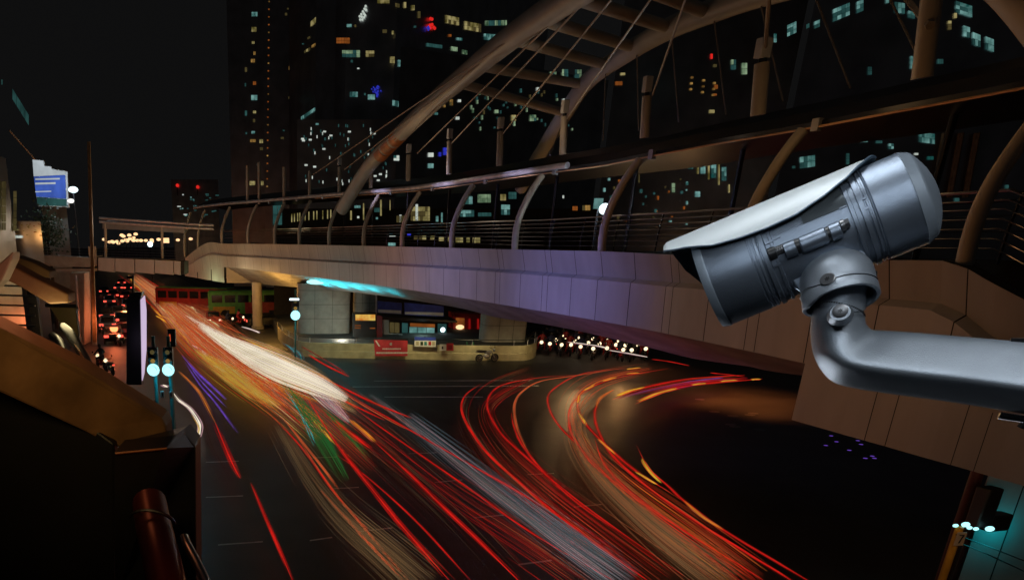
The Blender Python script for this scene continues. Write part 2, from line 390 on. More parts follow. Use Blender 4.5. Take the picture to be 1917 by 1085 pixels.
# ---- arch ribs, cross bars, roof posts and cables
AR = thing("cable_arch", "cream twin-ribbed steel arch with cross bars leaning over the skywalk", "arch", (P(900, 300, 35).x, 35, 0))
FR = [(640, 392, 55), (690, 312, 51), (745, 255, 46), (810, 193, 41), (880, 133, 36), (960, 68, 31), (1040, 13, 27.5), (1120, -38, 24.5), (1230, -95, 22), (1380, -150, 19.5), (1560, -175, 17.5), (1740, -140, 16), (1860, -75, 15.2), (1945, 5, 14.6), (2030, 130, 14), (2090, 300, 13.5)]
FA = [(975, 352, 49), (1010, 290, 46), (1058, 212, 42), (1100, 152, 38.5), (1172, 100, 35), (1250, 55, 31.5), (1330, 22, 29), (1420, -10, 26.5), (1540, -40, 24), (1700, -60, 21.5), (1900, -30, 19), (2100, 60, 17)]
fr = [P(*q) for q in FR]; fa = [P(*q) for q in FA]
MB().tube(cr(fr, 6), 0.46, 16).build("front_rib", M["cream"], AR, smooth=True)
MB().tube(cr(fa, 6), 0.40, 16).build("rear_rib", M["cream"], AR, smooth=True)
for x0, x1 in ((712, 722), (725, 737), (740, 752)):
    MB().tube([P(x0, lerp_tab(FR, x0, 1), lerp_tab(FR, x0, 2)), P(x1, lerp_tab(FR, x1, 1), lerp_tab(FR, x1, 2))], 0.475, 16).build("orange_lit_band", M["orangep"], AR, smooth=True)  # orange light on the rib put into coloured bands
for a, b in (((855, 158), (1058, 213)), ((893, 124), (1095, 163)), ((955, 75), (1140, 123)), ((1008, 36), (1190, 90)), ((1070, -5), (1255, 53)), ((1140, -48), (1325, 23)), ((1250, -105), (1440, -18))):
    pa = P(a[0], lerp_tab(FR, a[0], 1), lerp_tab(FR, a[0], 2)); pb = P(b[0], lerp_tab(FA, b[0], 1), lerp_tab(FA, b[0], 2))
    MB().tube([pa, pb], 0.21, 12).build("cross_bar", M["cream"], AR, smooth=True)
POST = [(463, 310, 368), (485, 304, 368), (532, 313, 368), (580, 320, 352), (636, 312, 345), (695, 303, 338), (765, 290, 325), (842, 264, 312), (937, 246, 296), (1057, 218, 275), (1211, 180, 244), (1427, 118, 202), (1745, -10, 132)]
ptop = {}
for x, y0, y1 in POST:
    b, n, r = bsec(x); Y = b.y + 2.2
    p0, p1 = P(x, y1 + 14, Y), P(x, y0, Y); p0.x = p1.x
    p0 = P(x - 0.1 * (y1 - y0) * (x - 550) / 900, y1 + 14, Y)
    t = thing("canopy_post", "cream tubular mast on the canopy roof holding a stay cable", "mast", p0, "masts standing along the canopy roof")
    rad = 0.15 if x < 1300 else 0.19
    MB().tube([p0, p1], rad, 12).build("mast", M["cream"], t, smooth=True)
    if 600 < x < 1600:
        MB().tube([p1, p1 + (p1 - p0).normalized() * 0.12], rad * 0.55, 8).build("neck", M["darksteel"], t)
        MB().box(p1 + (p1 - p0).normalized() * 0.36, (rad * 1.9, rad * 1.3, 0.5), 0.3).build("cap", M["white"], t, bevel=0.03)
    ptop[x] = (Y, y0)
def cable(a, Ya, b, Yb, r=0.035, lab="thin steel stay cable running from the arch to the canopy roof"):
    o = MB().tube([P(a[0], a[1], Ya), P(b[0], b[1], Yb)], r, 6).build("stay_cable", M["cable"], loc=P(a[0], a[1], Ya))
    tag(o, lab, "cable", "stay cables between arch and canopy")
def yf(x): return lerp_tab(FR, x, 2)
def ya(x): return lerp_tab(FA, x, 2)
for a, b in (((586, 327), (1039, 17)), ((644, 318), (978, 58)), ((712, 304), (915, 108)), ((781, 287), (1097, -20)), ((846, 268), (1149, -55)), ((942, 250), (1213, -85)), ((1062, 222), (1300, -118)), ((1222, 178), (1330, -135))):
    cable(a, bsec(a[0])[0].y + 2.2, b, yf(b[0]))
cable((1433, 88), bsec(1433)[0].y + 2.2, (1452, -165), yf(1452), 0.05, "thick cable rising from the capped mast above the camera housing")
for a, b in (((1335, 21), (1359, 215)), ((1420, -10), (1466, 190)), ((1515, -35), (1592, 165)), ((1640, -55), (1722, 112)), ((1134, 130), (1129, 262)), ((1192, 92), (1196, 245)), ((1256, 52), (1271, 230)), ((1060, 212), (1030, 290))):
    cable(a, ya(a[0]), b, bsec(b[0])[0].y + 4.6, 0.028)
cable((1660, -55), 22, (1742, 48), 17, 0.09, "thick cream strut dropping from the arch at the upper right")

# ================================================================== buildings with lit windows
def bld(name, label, A, B, depth, ztop, cat="building", m=None, zb=0):
    """A, B: plan points of the front face, left to right"""
    A, B = Vector((*A, 0)), Vector((*B, 0)); d = (B - A).normalized(); n = Vector((-d.y, d.x, 0))
    if n.y < 0: n = -n
    t = thing(name, label, cat, ((A + B) / 2))
    MB().prism([A + Vector((0, 0, zb)), B + Vector((0, 0, zb)), B + B.normalized() * depth + Vector((0, 0, zb)), A + A.normalized() * depth + Vector((0, 0, zb))], (0, 0, ztop - zb)).build("wall", m or M["facade"], t)
    return t, (A, B, n)
R = random.random
def pane_mb(a, b, c, d, nx, ny, g=0.035, drop=0.0):
    """panes in the quad a(top left) b(top right) c(bottom right) d(bottom left)"""
    m = MB()
    def q(u, v): return a.lerp(b, u).lerp(d.lerp(c, u), v)
    for i in range(nx):
        for j in range(ny):
            if drop and nx * ny >= 6 and R() < drop: continue
            u0, u1 = (i + g) / nx, (i + 1 - g) / nx; v0, v1 = (j + g) / ny, (j + 1 - g) / ny
            m.add([q(u0, v0), q(u1, v0), q(u1, v1), q(u0, v1)], [(0, 1, 2, 3)])
    return m
def win(t, face, x0, y0, x1, y1, e, nx=1, ny=1, sl=0.0, name="lit_window"):
    A, B, n = face
    f = lambda x, y: V(x, y, A, B) - n * 0.08
    k = 0.08; dx, dy = (x1 - x0) * k, (y1 - y0) * k; x0 += dx; x1 -= dx; y0 += dy; y1 -= dy
    m = pane_mb(f(x0, y0), f(x1, y0 + sl), f(x1, y1 + sl), f(x0, y1), nx, ny, 0.035, 0.0)
    o = m.build(name, E[e], t); dm = {"w_cyan": "w_dcy", "w_green": "w_dcy", "w_yel": "w_dim", "w_warm": "w_dim", "w_white": "w_dcy"}.get(e)
    if dm and nx * ny > 2:
        o.data.materials.append(E[dm]); k = ny
        for i_, p_ in enumerate(o.data.polygons):
            if R() < (0.15 if (i_ % k) == 0 else 0.5): p_.material_index = 1
def xy(px, Y): p = P(px, 455, Y); return (p.x, p.y)
# slim tower, far left of the towers
t, f = bld("tower", "slim dark residential tower with a column of amber windows left of the arch", xy(436, 150), xy(520, 150), 25, 75)
for q in [(470, 22, 483, 32, "w_cyan"), (470, 50, 481, 61, "w_yel"), (471, 77, 477, 83, "w_yel"), (474, 96, 479, 104, "w_warm"), (469, 110, 478, 118, "w_warm"), (458, 125, 463, 136, "w_dim"), (473, 152, 480, 160, "w_or"), (458, 155, 461, 163, "w_dcy"), (469, 177, 483, 189, "w_cyan"), (473, 207, 480, 213, "w_yel"), (458, 206, 463, 218, "w_dcy"), (502, 190, 506, 198, "w_dim"), (473, 222, 478, 230, "w_dim"), (470, 245, 478, 251, "w_cyan"), (459, 247, 463, 252, "w_dcy"), (467, 260, 480, 267, "w_warm"), (485, 260, 493, 269, "w_yel"), (486, 275, 493, 282, "w_dim"), (466, 338, 479, 348, "w_yel"), (488, 338, 494, 348, "w_yel"), (459, 340, 464, 346, "w_dim"), (424, 264, 428, 270, "w_warm")][:-1]:
    win(t, f, *q, nx=2)
t, f = bld("tower", "very narrow dark tower edged by a vertical string of amber dots", xy(497, 146), xy(552, 146), 20, 78)
for i in range(25):
    y = 2 + i * 14.4
    win(t, f, 502 - i * 0.15, y, 505.5 - i * 0.15, y + 3, "w_or" if i % 4 else "w_warm", name="string_light")
for q in [(533, 24, 538, 30, "w_dim"), (544, 31, 550, 36, "w_yel"), (541, 41, 547, 49, "w_dim"), (540, 123, 547, 132, "w_warm"), (539, 180, 547, 186, "w_dim"), (525, 256, 532, 261, "w_dim"), (529, 243, 533, 246, "w_dcy"), (537, 15, 541, 19, "w_dim")]:
    win(t, f, *q, nx=2)
# curved corner office tower: left face, front, right face as three walls of one thing
cA, cB, cC, cD = xy(542, 142), xy(640, 112), xy(725, 110), xy(985, 150)
t, f1 = bld("office_tower", "broad dark office tower with rounded corner and strips of green lit floors", cA, cB, 14, 72)
f2 = (Vector((*cB, 0)), Vector((*cC, 0)), Vector((0, 1, 0))); f3 = (Vector((*cC, 0)), Vector((*cD, 0)), None)
for F in (f2, f3):
    A, B = F[0], F[1]; d = (B - A).normalized(); n = Vector((-d.y, d.x, 0)); n = n if n.y > 0 else -n
    MB().prism([A, B, B + n * 14, A + n * 14], (0, 0, 72)).build("wall", M["facade"], t)
d = (f3[1] - f3[0]).normalized(); n3 = Vector((-d.y, d.x, 0)); n3 = n3 if n3.y > 0 else -n3
f3 = (f3[0], f3[1], n3); f2 = (f2[0], f2[1], Vector((0, 1, 0)))
for q in [(580, 40, 605, 52, "w_yel", 6, 1, -19), (569, 95, 582, 101, "w_yel", 3, 1, -7), (583, 85, 592, 91, "w_warm", 2, 1, -5), (606, 66, 615, 72, "w_yel", 2, 1, -4), (559, 218, 624, 226, "w_cyan", 9, 1, -37), (615, 6, 618, 18, "w_white", 1, 1, 0), (622, 51, 627, 60, "w_white", 1, 1, 0), (576, 70, 581, 75, "w_dim", 2, 1, -3), (612, 112, 620, 118, "w_dcy", 2, 1, -4), (566, 81, 569, 84, "w_dcy", 1, 1, 0), (597, 120, 602, 128, "w_dcy", 1, 1, 0)]:
    win(t, f1, *q)
for q in [(637, 93, 677, 109, "w_green", 5, 2), (683, 94, 702, 108, "w_yel", 3, 2), (627, 70, 657, 83, "w_or", 5, 2), (648, 45, 659, 52, "w_cyan", 2, 1), (663, 46, 667, 52, "w_dim", 1, 1), (653, 171, 671, 183, "w_cyan", 3, 1), (687, 176, 703, 188, "w_cyan", 3, 1), (704, -3, 731, 8, "w_yel", 5, 1), (715, 55, 725, 63, "w_dim", 2, 1), (668, 127, 673, 130, "w_white", 1, 1), (681, 174, 685, 179, "w_dcy", 1, 1), (656, 112, 661, 118, "w_dcy", 1, 1)]:
    win(t, f2, *q)
for q in [(732, 57, 737, 66, "w_yel", 1, 1), (728, 105, 739, 120, "w_yel", 2, 2), (743, 111, 763, 126, "w_cyan", 3, 2, 2), (732, 186, 751, 199, "w_cyan", 3, 1, 3), (763, 197, 774, 204, "w_cyan", 2, 1, 2), (738, 5, 748, 14, "w_dim", 2, 1, 2), (755, 3, 760, 17, "w_yel", 1, 1), (769, 9, 776, 21, "w_yel", 1, 1), (781, 20, 787, 36, "w_dim", 1, 1), (831, 27, 861, 45, "w_yel", 5, 2, 5), (866, 38, 903, 57, "w_yel", 6, 2, 6), (904, 38, 952, 50, "w_green", 7, 1, -1), (903, 62, 936, 76, "w_cyan", 6, 2, 2), (795, 80, 830, 88, "w_dcy", 6, 1, 4), (843, 86, 857, 96, "w_green", 2, 1, 2), (864, 92, 875, 102, "w_green", 2, 1, 2), (906, 84, 914, 90, "w_cyan", 1, 1), (905, 92, 930, 101, "w_dcy", 5, 1, 2), (774, 48, 779, 53, "w_dcy", 1, 1), (853, 70, 866, 76, "w_cyan", 2, 1, 1), (838, 64, 845, 70, "w_or", 1, 1)]:
    win(t, f3, *q)
# logo-like marks on the office tower
def lights(name, label, pts, e, face, r):
    A, B, n = face; m = MB()
    for x, y in pts: m.ball(V(x, y, A, B) - n * 0.25, r, 6, 4)
    tag(m.build(name, E[e]), label, "light")
lights("light_sign", "small white slanted rooftop light sign on the rounded office tower", [(684, 13), (682, 18), (685, 20), (679, 23), (676, 28), (681, 27), (683, 30), (673, 32), (677, 33), (681, 34), (674, 38), (678, 38)], "w_white", (f2[0], f2[1], Vector((0, 1, 0))), 0.16)
lights("light_sign", "cluster of round red lights high on the dark office tower", [(803, 36), (806, 37), (802, 48), (806, 47), (809, 52), (803, 53), (811, 54)], "e_red", f3, 0.22)
lights("light_sign", "tiny blue cross light beside the round red lights", [(797, 53), (799, 51), (799, 54), (801, 54), (799, 57)], "e_blue", f3, 0.14)
lights("light_tree", "small blue lit tree of fairy lights on the tower terrace", [(705 + random.gauss(0, 5) * (1 - j / 60), 162 + j * 0.55) for j in range(36)], "e_blue", (f2[0], f2[1], Vector((0, 1, 0))), 0.10)
# low block of small white office lights
t, f = bld("office_block", "mid-height dark office block dotted with small white lights behind the arch foot", xy(556, 100), xy(735, 100), 12, ZR(100, 224))
cnt = 0
for i in range(95):
    x = 560 + R() * 165; y = 230 + R() * 112
    if cnt % 5 == 0: win(t, f, x, y, x + 7, y + 4, "w_white" if R() < 0.7 else "w_cyan", name="lit_window")
    else: win(t, f, x, y, x + 2.2, y + 6.5, "w_dcy" if R() < 0.6 else "w_white", 1, 2)
    cnt += 1
for x, y in ((745, 255), (690, 266), (694, 288), (650, 258), (648, 280), (647, 300)): pass
t, f = bld("office_block", "wide dark office block with many green lit windows seen between arch ribs", xy(735, 88), xy(1100, 105), 12, ZR(97, 124))
for q in [(1028, 133, 1042, 152, "w_green", 3, 2), (1050, 128, 1064, 150, "w_green", 3, 2), (1074, 129, 1089, 148, "w_green", 3, 2), (1022, 196, 1030, 202, "w_white", 1, 1), (1052, 184, 1062, 196, "w_white", 2, 1), (956, 214, 966, 228, "w_yel", 2, 1), (990, 214, 1004, 228, "w_green", 3, 2), (925, 205, 933, 213, "w_green", 2, 1), (1003, 163, 1010, 171, "w_white", 1, 1), (940, 180, 948, 186, "w_white", 1, 1), (977, 186, 988, 191, "w_warm", 2, 1), (841, 185, 848, 199, "w_warm", 2, 2), (856, 186, 863, 192, "w_white", 1, 1), (829, 196, 834, 202, "w_warm", 1, 1), (735, 290, 748, 302, "w_white", 2, 2), (800, 285, 812, 295, "w_white", 2, 1), (800, 305, 812, 316, "w_cyan", 2, 1), (812, 210, 820, 216, "w_cyan", 1, 1), (852, 218, 860, 225, "w_white", 2, 1), (828, 275, 840, 292, "e_blue", 1, 2), (820, 284, 826, 294, "e_blue", 1, 1)]:
    win(t, f, *q)
for i in range(60):
    x = 880 + R() * 190; y = 165 + R() * 80
    win(t, f, x, y, x + 2 + R() * 2, y + 4 + R() * 7, random.choice(["w_dcy", "w_dim", "w_dcy", "w_green"]), 1, 2)
# right-hand blocks behind the skywalk
t, f = bld("apartment_block", "dark apartment block with amber spotlight columns left of the camera housing", xy(1110, 78), xy(1420, 78), 14, 40)
for X in (1295, 1317, 1337):
    for j in range(3): win(t, f, X - 3 - j * 1.2, 143 + j * 11 + (X - 1295) * 0.25, X + 3 - j * 1.2, 148 + j * 11 + (X - 1295) * 0.25, "w_warm", name="spotlight")
for q in [(1367, 110, 1378, 133, "w_green", 2, 2), (1387, 116, 1399, 142, "w_green", 2, 2), (1326, 205, 1338, 213, "w_yel", 2, 1), (1160, 136, 1171, 142, "w_yel", 1, 1), (1150, 152, 1166, 161, "w_or", 2, 1), (1329, 100, 1334, 112, "e_red", 1, 1), (1334, 120, 1342, 127, "w_dim", 1, 1), (1336, 158, 1344, 168, "w_or", 1, 1), (1334, 175, 1342, 180, "w_or", 1, 1), (1287, 300, 1298, 318, "w_cyan", 2, 2), (1310, 298, 1321, 328, "w_cyan", 2, 2), (1330, 304, 1341, 336, "w_cyan", 2, 3), (1350, 310, 1360, 341, "w_cyan", 2, 3), (1283, 301, 1286, 316, "w_yel", 1, 1), (1304, 299, 1308, 329, "w_yel", 1, 1), (1325, 296, 1328, 341, "w_yel", 1, 1), (1344, 302, 1347, 352, "w_yel", 1, 1), (1363, 343, 1366, 363, "w_yel", 1, 1), (1257, 341, 1264, 362, "w_green", 1, 2), (1300, 357, 1311, 370, "w_cyan", 2, 1), (1271, 303, 1277, 311, "w_cyan", 1, 1), (1195, 320, 1197, 345, "w_dim", 1, 1)]:
    win(t, f, *q)
for i in range(26):
    x = 1125 + R() * 160; y = 330 + R() * 90
    win(t, f, x, y, x + 3 + R() * 4, y + 3 + R() * 6, random.choice(["w_dcy", "w_dim", "w_or", "w_cyan"]), 1, 2)
t, f = bld("apartment_block", "tall dark apartment block with cyan windows filling the upper right corner", xy(1432, 66), xy(2120, 60), 16, 62)
for q in [(1471, 46, 1492, 72, "w_cyan", 3, 3, -8), (1508, 46, 1515, 56, "w_dcy", 2, 1, -3), (1523, 40, 1535, 56, "w_cyan", 2, 2, -4), (1556, 16, 1593, 44, "w_cyan", 4, 3, -13), (1602, 2, 1617, 28, "w_cyan", 2, 3, -5), (1447, 62, 1454, 82, "w_cyan", 1, 2), (1657, -4, 1664, 8, "w_cyan", 1, 1), (1672, 2, 1695, 26, "w_cyan", 3, 2, 3), (1698, 19, 1713, 34, "w_cyan", 2, 2, 4), (1729, 17, 1742, 38, "w_cyan", 2, 2, 4), (1702, 103, 1720, 131, "w_cyan", 3, 3, 2), (1623, 124, 1632, 142, "w_dcy", 2, 2), (1753, 110, 1766, 121, "w_dcy", 3, 1), (1785, 0, 1822, 26, "w_cyan", 4, 3, 10), (1773, 38, 1781, 58, "w_yel", 1, 3), (1784, 24, 1791, 36, "w_yel", 1, 1), (1801, 46, 1816, 70, "w_cyan", 2, 2, 4), (1818, 58, 1836, 86, "w_cyan", 3, 2, 6), (1842, 66, 1861, 95, "w_cyan", 3, 2, 6), (1494, 292, 1528, 318, "w_cyan", 4, 2, -4), (1515, 268, 1531, 275, "w_cyan", 3, 1), (1546, 268, 1553, 275, "w_dcy", 2, 1), (1610, 257, 1625, 267, "w_cyan", 3, 2), (1638, 263, 1652, 269, "w_dcy", 3, 1), (1662, 268, 1673, 280, "w_cyan", 2, 2), (1717, 245, 1752, 268, "w_cyan", 6, 2, 4), (1710, 286, 1719, 291, "w_white", 1, 1), (1734, 292, 1748, 300, "w_cyan", 2, 1), (1583, 285, 1590, 310, "w_dcy", 1, 4), (1785, 370, 1796, 378, "w_dcy", 1, 2), (1880, 345, 1888, 358, "w_dcy", 1, 2), (1482, 310, 1489, 316, "w_dcy", 1, 1)]:
    win(t, f, *q)
for x in (1765, 1795, 1825):
    A, B, n = f; MB().tube([V(x, 250, A, B) - n * 0.3, V(x - 22, 370, A, B) - n * 0.3], 0.22, 6).build("pilaster", M["brownw"], t)
# station hall behind the railings
t, f = bld("station_hall", "lit glass station hall behind the skywalk railings with pale strip lights", xy(512, 80), xy(1120, 80), 5, 12.0, m=M["gap"])
for i, x in enumerate((545, 550, 556, 560, 570, 577, 586, 592, 603, 612, 618)):
    win(t, f, x, 398 - i * 0.8, x + 2.4, 418 - i * 0.7, "w_yel", name="strip_light")
for q in [(509, 380, 530, 425, "w_dcy", 2, 2), (655, 392, 659, 414, "w_yel"), (679, 376, 682, 416, "w_yel"), (711, 370, 715, 408, "w_yel"), (729, 372, 731, 396, "w_yel"), (662, 384, 676, 390, "w_cyan", 3, 1), (697, 388, 712, 398, "w_dcy", 3, 1), (703, 406, 708, 411, "w_cyan"), (668, 404, 673, 409, "w_white"), (765, 384, 808, 416, "w_yel", 8, 3), (740, 402, 764, 418, "w_dim", 6, 1), (747, 400, 752, 418, "w_white"), (777, 378, 783, 417, "w_white"), (815, 403, 821, 416, "w_cyan", 1, 2), (825, 396, 829, 418, "w_cyan", 1, 2), (858, 392, 890, 407, "w_cyan", 5, 2), (868, 366, 886, 384, "w_cyan", 2, 2), (891, 362, 921, 381, "w_green", 4, 2), (892, 397, 922, 406, "w_dcy", 4, 1), (935, 362, 948, 377, "w_yel", 2, 1), (936, 381, 956, 404, "w_cyan", 3, 2), (950, 358, 968, 374, "w_dcy", 3, 2), (1070, 385, 1082, 395, "w_or", 2, 1), (1088, 383, 1106, 395, "w_warm", 3, 1), (1052, 365, 1056, 372, "w_white")][:]:
    win(t, f, *q)
t, f = bld("platform_block", "low dark block with a row of yellow lit openings just above the deck", xy(700, 76), xy(960, 76), 2.5, 8.9, m=M["gap"])
for q in [(772, 440, 800, 450, "w_yel", 3, 1), (804, 440, 815, 450, "w_yel"), (820, 442, 832, 452, "w_yel"), (836, 442, 848, 453, "w_yel"), (851, 443, 868, 455, "w_yel", 2, 1), (872, 443, 880, 455, "w_yel"), (883, 443, 900, 456, "w_yel", 2, 1), (725, 453, 742, 461, "w_cyan", 3, 1), (727, 441, 742, 444, "w_white"), (760, 437, 770, 441, "e_blue")]:
    win(t, f, *q)
# far skyline, left
t, f = bld("far_tower", "distant dark tower with scattered cyan windows above the far walkway roof", xy(326, 320), xy(412, 320), 30, 34)
for i in range(30):
    x = 330 + R() * 75; y = 362 + R() * 42
    win(t, f, x, y, x + 3 + R() * 6, y + 2.5, random.choice(["w_cyan", "w_white", "w_dcy", "w_dcy"]))
for x, y in ((332, 347), (370, 350)):
    MB().ball(P(x, y, 319), 0.7, 8, 5).build("beacon", E["e_red"], t); MB().tube([P(x, y, 320), P(x, 365, 320)], 0.2, 6).build("mast", M["darksteel"], t)
# billboard building, left
t, f = bld("billboard_block", "dark building at far left carrying a strip of teal windows", xy(-160, 40), xy(30, 52), 14, 14)
win(t, f, 18, 163, 55, 188, "w_dcy", 4, 1, 50)
win(t, f, 0, 148, 3, 160, "w_dcy"); win(t, f, 0, 330, 10, 440, "w_dim", 2, 6); win(t, f, 22, 350, 30, 440, "w_dim", 1, 6)
MB().tube([V(12, 244, *f[:2]) - f[2] * 0.2, V(60, 298, *f[:2]) - f[2] * 0.2], 0.05, 6).build("conduit", M["brownw"], t)
bb = thing("billboard", "bright white and blue lit billboard panel on the building at far left", "billboard", P(95, 440, 78))
Yb = 78
MB().prism([P(60, 298, Yb), P(81, 300, Yb), P(83, 310, Yb), P(95, 311, Yb), P(97, 316, Yb), P(124, 320, Yb), P(128, 388, Yb), P(70, 386, Yb)], (0, 0.5, 0)).build("backing", M["white"], bb)
yb = Yb - 0.04
ew = emi("billboard_white", (0.5, 0.56, 0.6), 0.9, 0.35, 0.5); eb = emi("billboard_blue", (0.06, 0.13, 0.55), 0.9, 0.6, 0.5)
MB().add([P(61, 299, yb), P(81, 301, yb), P(83, 311, yb), P(95, 312, yb), P(97, 317, yb), P(122, 321, yb), P(122, 327, yb), P(63, 330, yb)], [tuple(range(8))]).build("poster_top", ew, bb)
MB().add([P(63.3, 330.5, yb), P(122, 327.5, yb), P(124, 372, yb), P(68, 368, yb)], [(0, 1, 2, 3)]).build("poster", eb, bb)
for y0, y1, x1 in ((334, 337, 112), (342, 345.5, 104), (358, 360, 96)):
    MB().add([P(66, y0, yb - 0.05), P(x1, y0 - 1, yb - 0.05), P(x1, y1 - 1, yb - 0.05), P(66, y1, yb - 0.05)], [(0, 1, 2, 3)]).build("poster_band", ew, bb)
MB().add([P(123, 321, yb), P(126, 322, yb), P(128, 384, yb), P(125, 384, yb)], [(0, 1, 2, 3)]).build("lit_edge", ew, bb)
MB().add([P(69, 369, yb), P(125, 373, yb), P(127, 386, yb), P(70, 384, yb)], [(0, 1, 2, 3)]).build("lower_band", E["w_dcy"], bb)
t, f = bld("white_building", "narrow pale rendered building below the lit billboard", xy(86, 80), xy(131, 80), 8, ZR(80, 389), m=M["concrete"])
t, f = bld("shop_row", "low dark shop row with warm shopfront lights at far left", xy(-40, 66), xy(80, 66), 6, ZR(66, 414))
for i in range(26):
    x = 18 + R() * 60; y = 418 + R() * 24; win(t, f, x, y, x + 2 + R() * 4, y + 2, random.choice(["w_warm", "w_or", "w_yel"]), name="shop_light")
win(t, f, 24, 440, 45, 446, "w_white")
lamp("shop_glow", P(50, 440, 64), 60, (1, 0.45, 0.12), 0.5)

# ================================================================== far crossing walkway (left), piers
FW = thing("far_walkway", "pale panelled footbridge crossing the road in the distance at left", "footbridge", P(260, 500, 72))
Yw = 72
def wp(x, y, dy=0): return P(x, y, Yw + dy)
for x0, x1 in ((184, 215), (216, 252), (253, 289), (290, 325), (326, 338)):
    ya0 = 482 + (x0 - 184) * 0.045; yb0 = 482 + (x1 - 184) * 0.045
    MB().prism([wp(x0, ya0), wp(x1 - 0.6, yb0), wp(x1 - 0.6, yb0 + 26), wp(x0, ya0 + 24)], (0, 0.3, 0)).build("fascia_panel", M["panel"], FW)
MB().prism([wp(182, 481, 0.4), wp(345, 489, 0.4), wp(345, 513, 0.4), wp(182, 504, 0.4)], (0, 3, 0)).build("deck", M["gap"], FW)
MB().prism([wp(60, 476), wp(165, 482), wp(180, 478), wp(180, 496), wp(165, 500), wp(75, 497)], (0, 2.5, 0)).build("side_fascia", M["concrete"], FW)
MB().prism([wp(90, 503), wp(172, 503), wp(172, 508), wp(90, 508)], (0, 2.0, 0)).build("crosshead", M["concrete"], FW)
for y in (408, 415): MB().tube([wp(186, y), wp(352, y + 11), wp(400, y + 13)], 0.11, 8).build("roof_tube", M["gutter"], FW, smooth=True)
MB().prism([wp(192, 416, 0.5), wp(345, 426, 0.5), wp(345, 436, 0.5), wp(192, 428, 0.5)], (0, 2.6, 0.3)).build("canopy", M["soffit"], FW)
for x, y0 in ((197, 414), (303, 422)): MB().tube([wp(x, y0, 0.6), wp(x + 1, 484, 0.6)], 0.13, 8).build("canopy_post", M["cream"], FW, smooth=True)
for y in (462, 467, 472, 477): MB().tube([wp(72, y), wp(182, y + 3), wp(345, y + 8)], 0.02, 5).build("rail", M["steel"], FW)
MB().box(wp(173, 470, -0.2), (0.7, 0.3, 0.9)).build("gate_panel", M["cream"], FW)
lamp("walkway_downlight", wp(300, 428, 1.8) - Vector((0, 0, 0.6)), 90, (1, 0.45, 0.1), 0.3)
lamp("walkway_lamp", wp(260, 470, -9) + Vector((0, 0, 2)), 260, (1.0, 0.82, 0.6), 0.6)
tp = thing("walkway_pier", "tall grey concrete pier carrying the far footbridge at left", "pier", G(155, 645, 0))
bpz = G(150, 645, 0); Yp = bpz.y
MB().prism([P(130, 510, Yp), P(158, 510, Yp), P(158, 650, Yp), P(130, 650, Yp)], (0, 2.2, 0)).build("shaft", M["concrete"], tp, bevel=0.1)
MB().tube([P(142, 515, Yp - 0.15), P(150, 648, Yp - 0.15)], 0.09, 8).build("drain_pipe", M["gutter"], tp)
MB().tube([P(172, 505, Yp), P(178, 655, Yp)], 0.22, 10).build("side_column", M["cream"], tp, smooth=True)
lamp("pier_red_glow", P(168, 600, Yp - 5), 70, (1, 0.25, 0.08), 0.5)
MB_ = MB().prism([P(163, 265, 58), P(168, 265, 58), P(180, 640, 58), P(174, 640, 58)], (0, 0.2, 0))
tag(MB_.build("lamp_pole", M["brownw"]), "tall dark reddish pole rising beside the far walkway pier", "pole")

# street lamps far away
def street_lamp_proto():
    t = thing("street_lamp", "distant street lamp glowing orange-white on the horizon road", "street lamp", (0, 0, 0), "row of distant street lamps")
    MB().tube([(0, 0, 0), (0, 0, 8.2), (0.3, 0, 8.8), (1.2, 0, 9)], [0.12, 0.09, 0.07, 0.05], 6).build("pole", M["darksteel"], t)
    MB().ball((1.3, 0, 8.9), 0.72, 10, 6, (1.1, 1, 0.7)).build("lamp_head", E["streetw"], t)
    return t
pr = street_lamp_proto(); first = True
LP = [(222, 455), (229, 451), (236, 449), (243, 447), (250, 445), (228, 440), (231, 442), (242, 440), (254, 438), (238, 451), (250, 450), (257, 450), (264, 450), (273, 450), (284, 449), (297, 448), (205, 453), (212, 453), (219, 452), (333, 449), (357, 447), (284, 452), (195, 448), (210, 452)]
for x, y in LP:
    o = pr if first else copy_tree(pr); first = False
    Y = 250 + R() * 30; p = P(x, y, Y); o.location = (p.x - 1.3, p.y, p.z - 8.9)
t = thing("flood_lamp", "bright white starburst lamp hanging under the far walkway roof line", "lamp", P(281, 457, 150))
MB().ball(P(281, 457, 150), 0.55, 12, 8).build("lamp_head", E["streetc"], t); MB().tube([P(281, 458, 150), Vector((*P(281, 457, 150).xy, 0))], 0.1, 6).build("pole", M["darksteel"], t)
t = thing("lit_sign", "square white lit sign on the horizon right of the distant street lamps", "sign", P(311, 452, 200))
MB().box(P(311, 450, 200), (1.6, 0.3, 1.3)).build("lit_panel", E["streetw"], t); MB().tube([P(311, 455, 200), Vector((*P(311, 450, 200).xy, 0))], 0.12, 6).build("post", M["darksteel"], t)
t = thing("street_lamp", "blue-white street lamp glaring beside the lit billboard", "street lamp", P(137, 440, 76))
hp = P(137, 355, 76)
MB().tube([Vector((hp.x, hp.y, 0)), Vector((hp.x, hp.y, hp.z)), hp + Vector((-0.1, 0, 0.2))], 0.09, 8).build("pole", M["darksteel"], t)
MB().ball(hp, 0.42, 12, 8, (1.2, 1, 0.7)).build("lamp_head", E["streetc"], t); MB().ball(P(133, 376, 76), 0.3, 10, 6, (1.3, 1, 0.7)).build("lower_lamp", E["wht"], t)
lamp("billboard_street_light", hp + Vector((0, -0.8, 0)), 240, (0.75, 0.9, 1), 0.3)
t = thing("street_lamp", "dazzling blue-white lamp behind the skywalk railing right of centre", "street lamp", P(1132, 455, 30.5))
hp = P(1132, 391, 30.5)
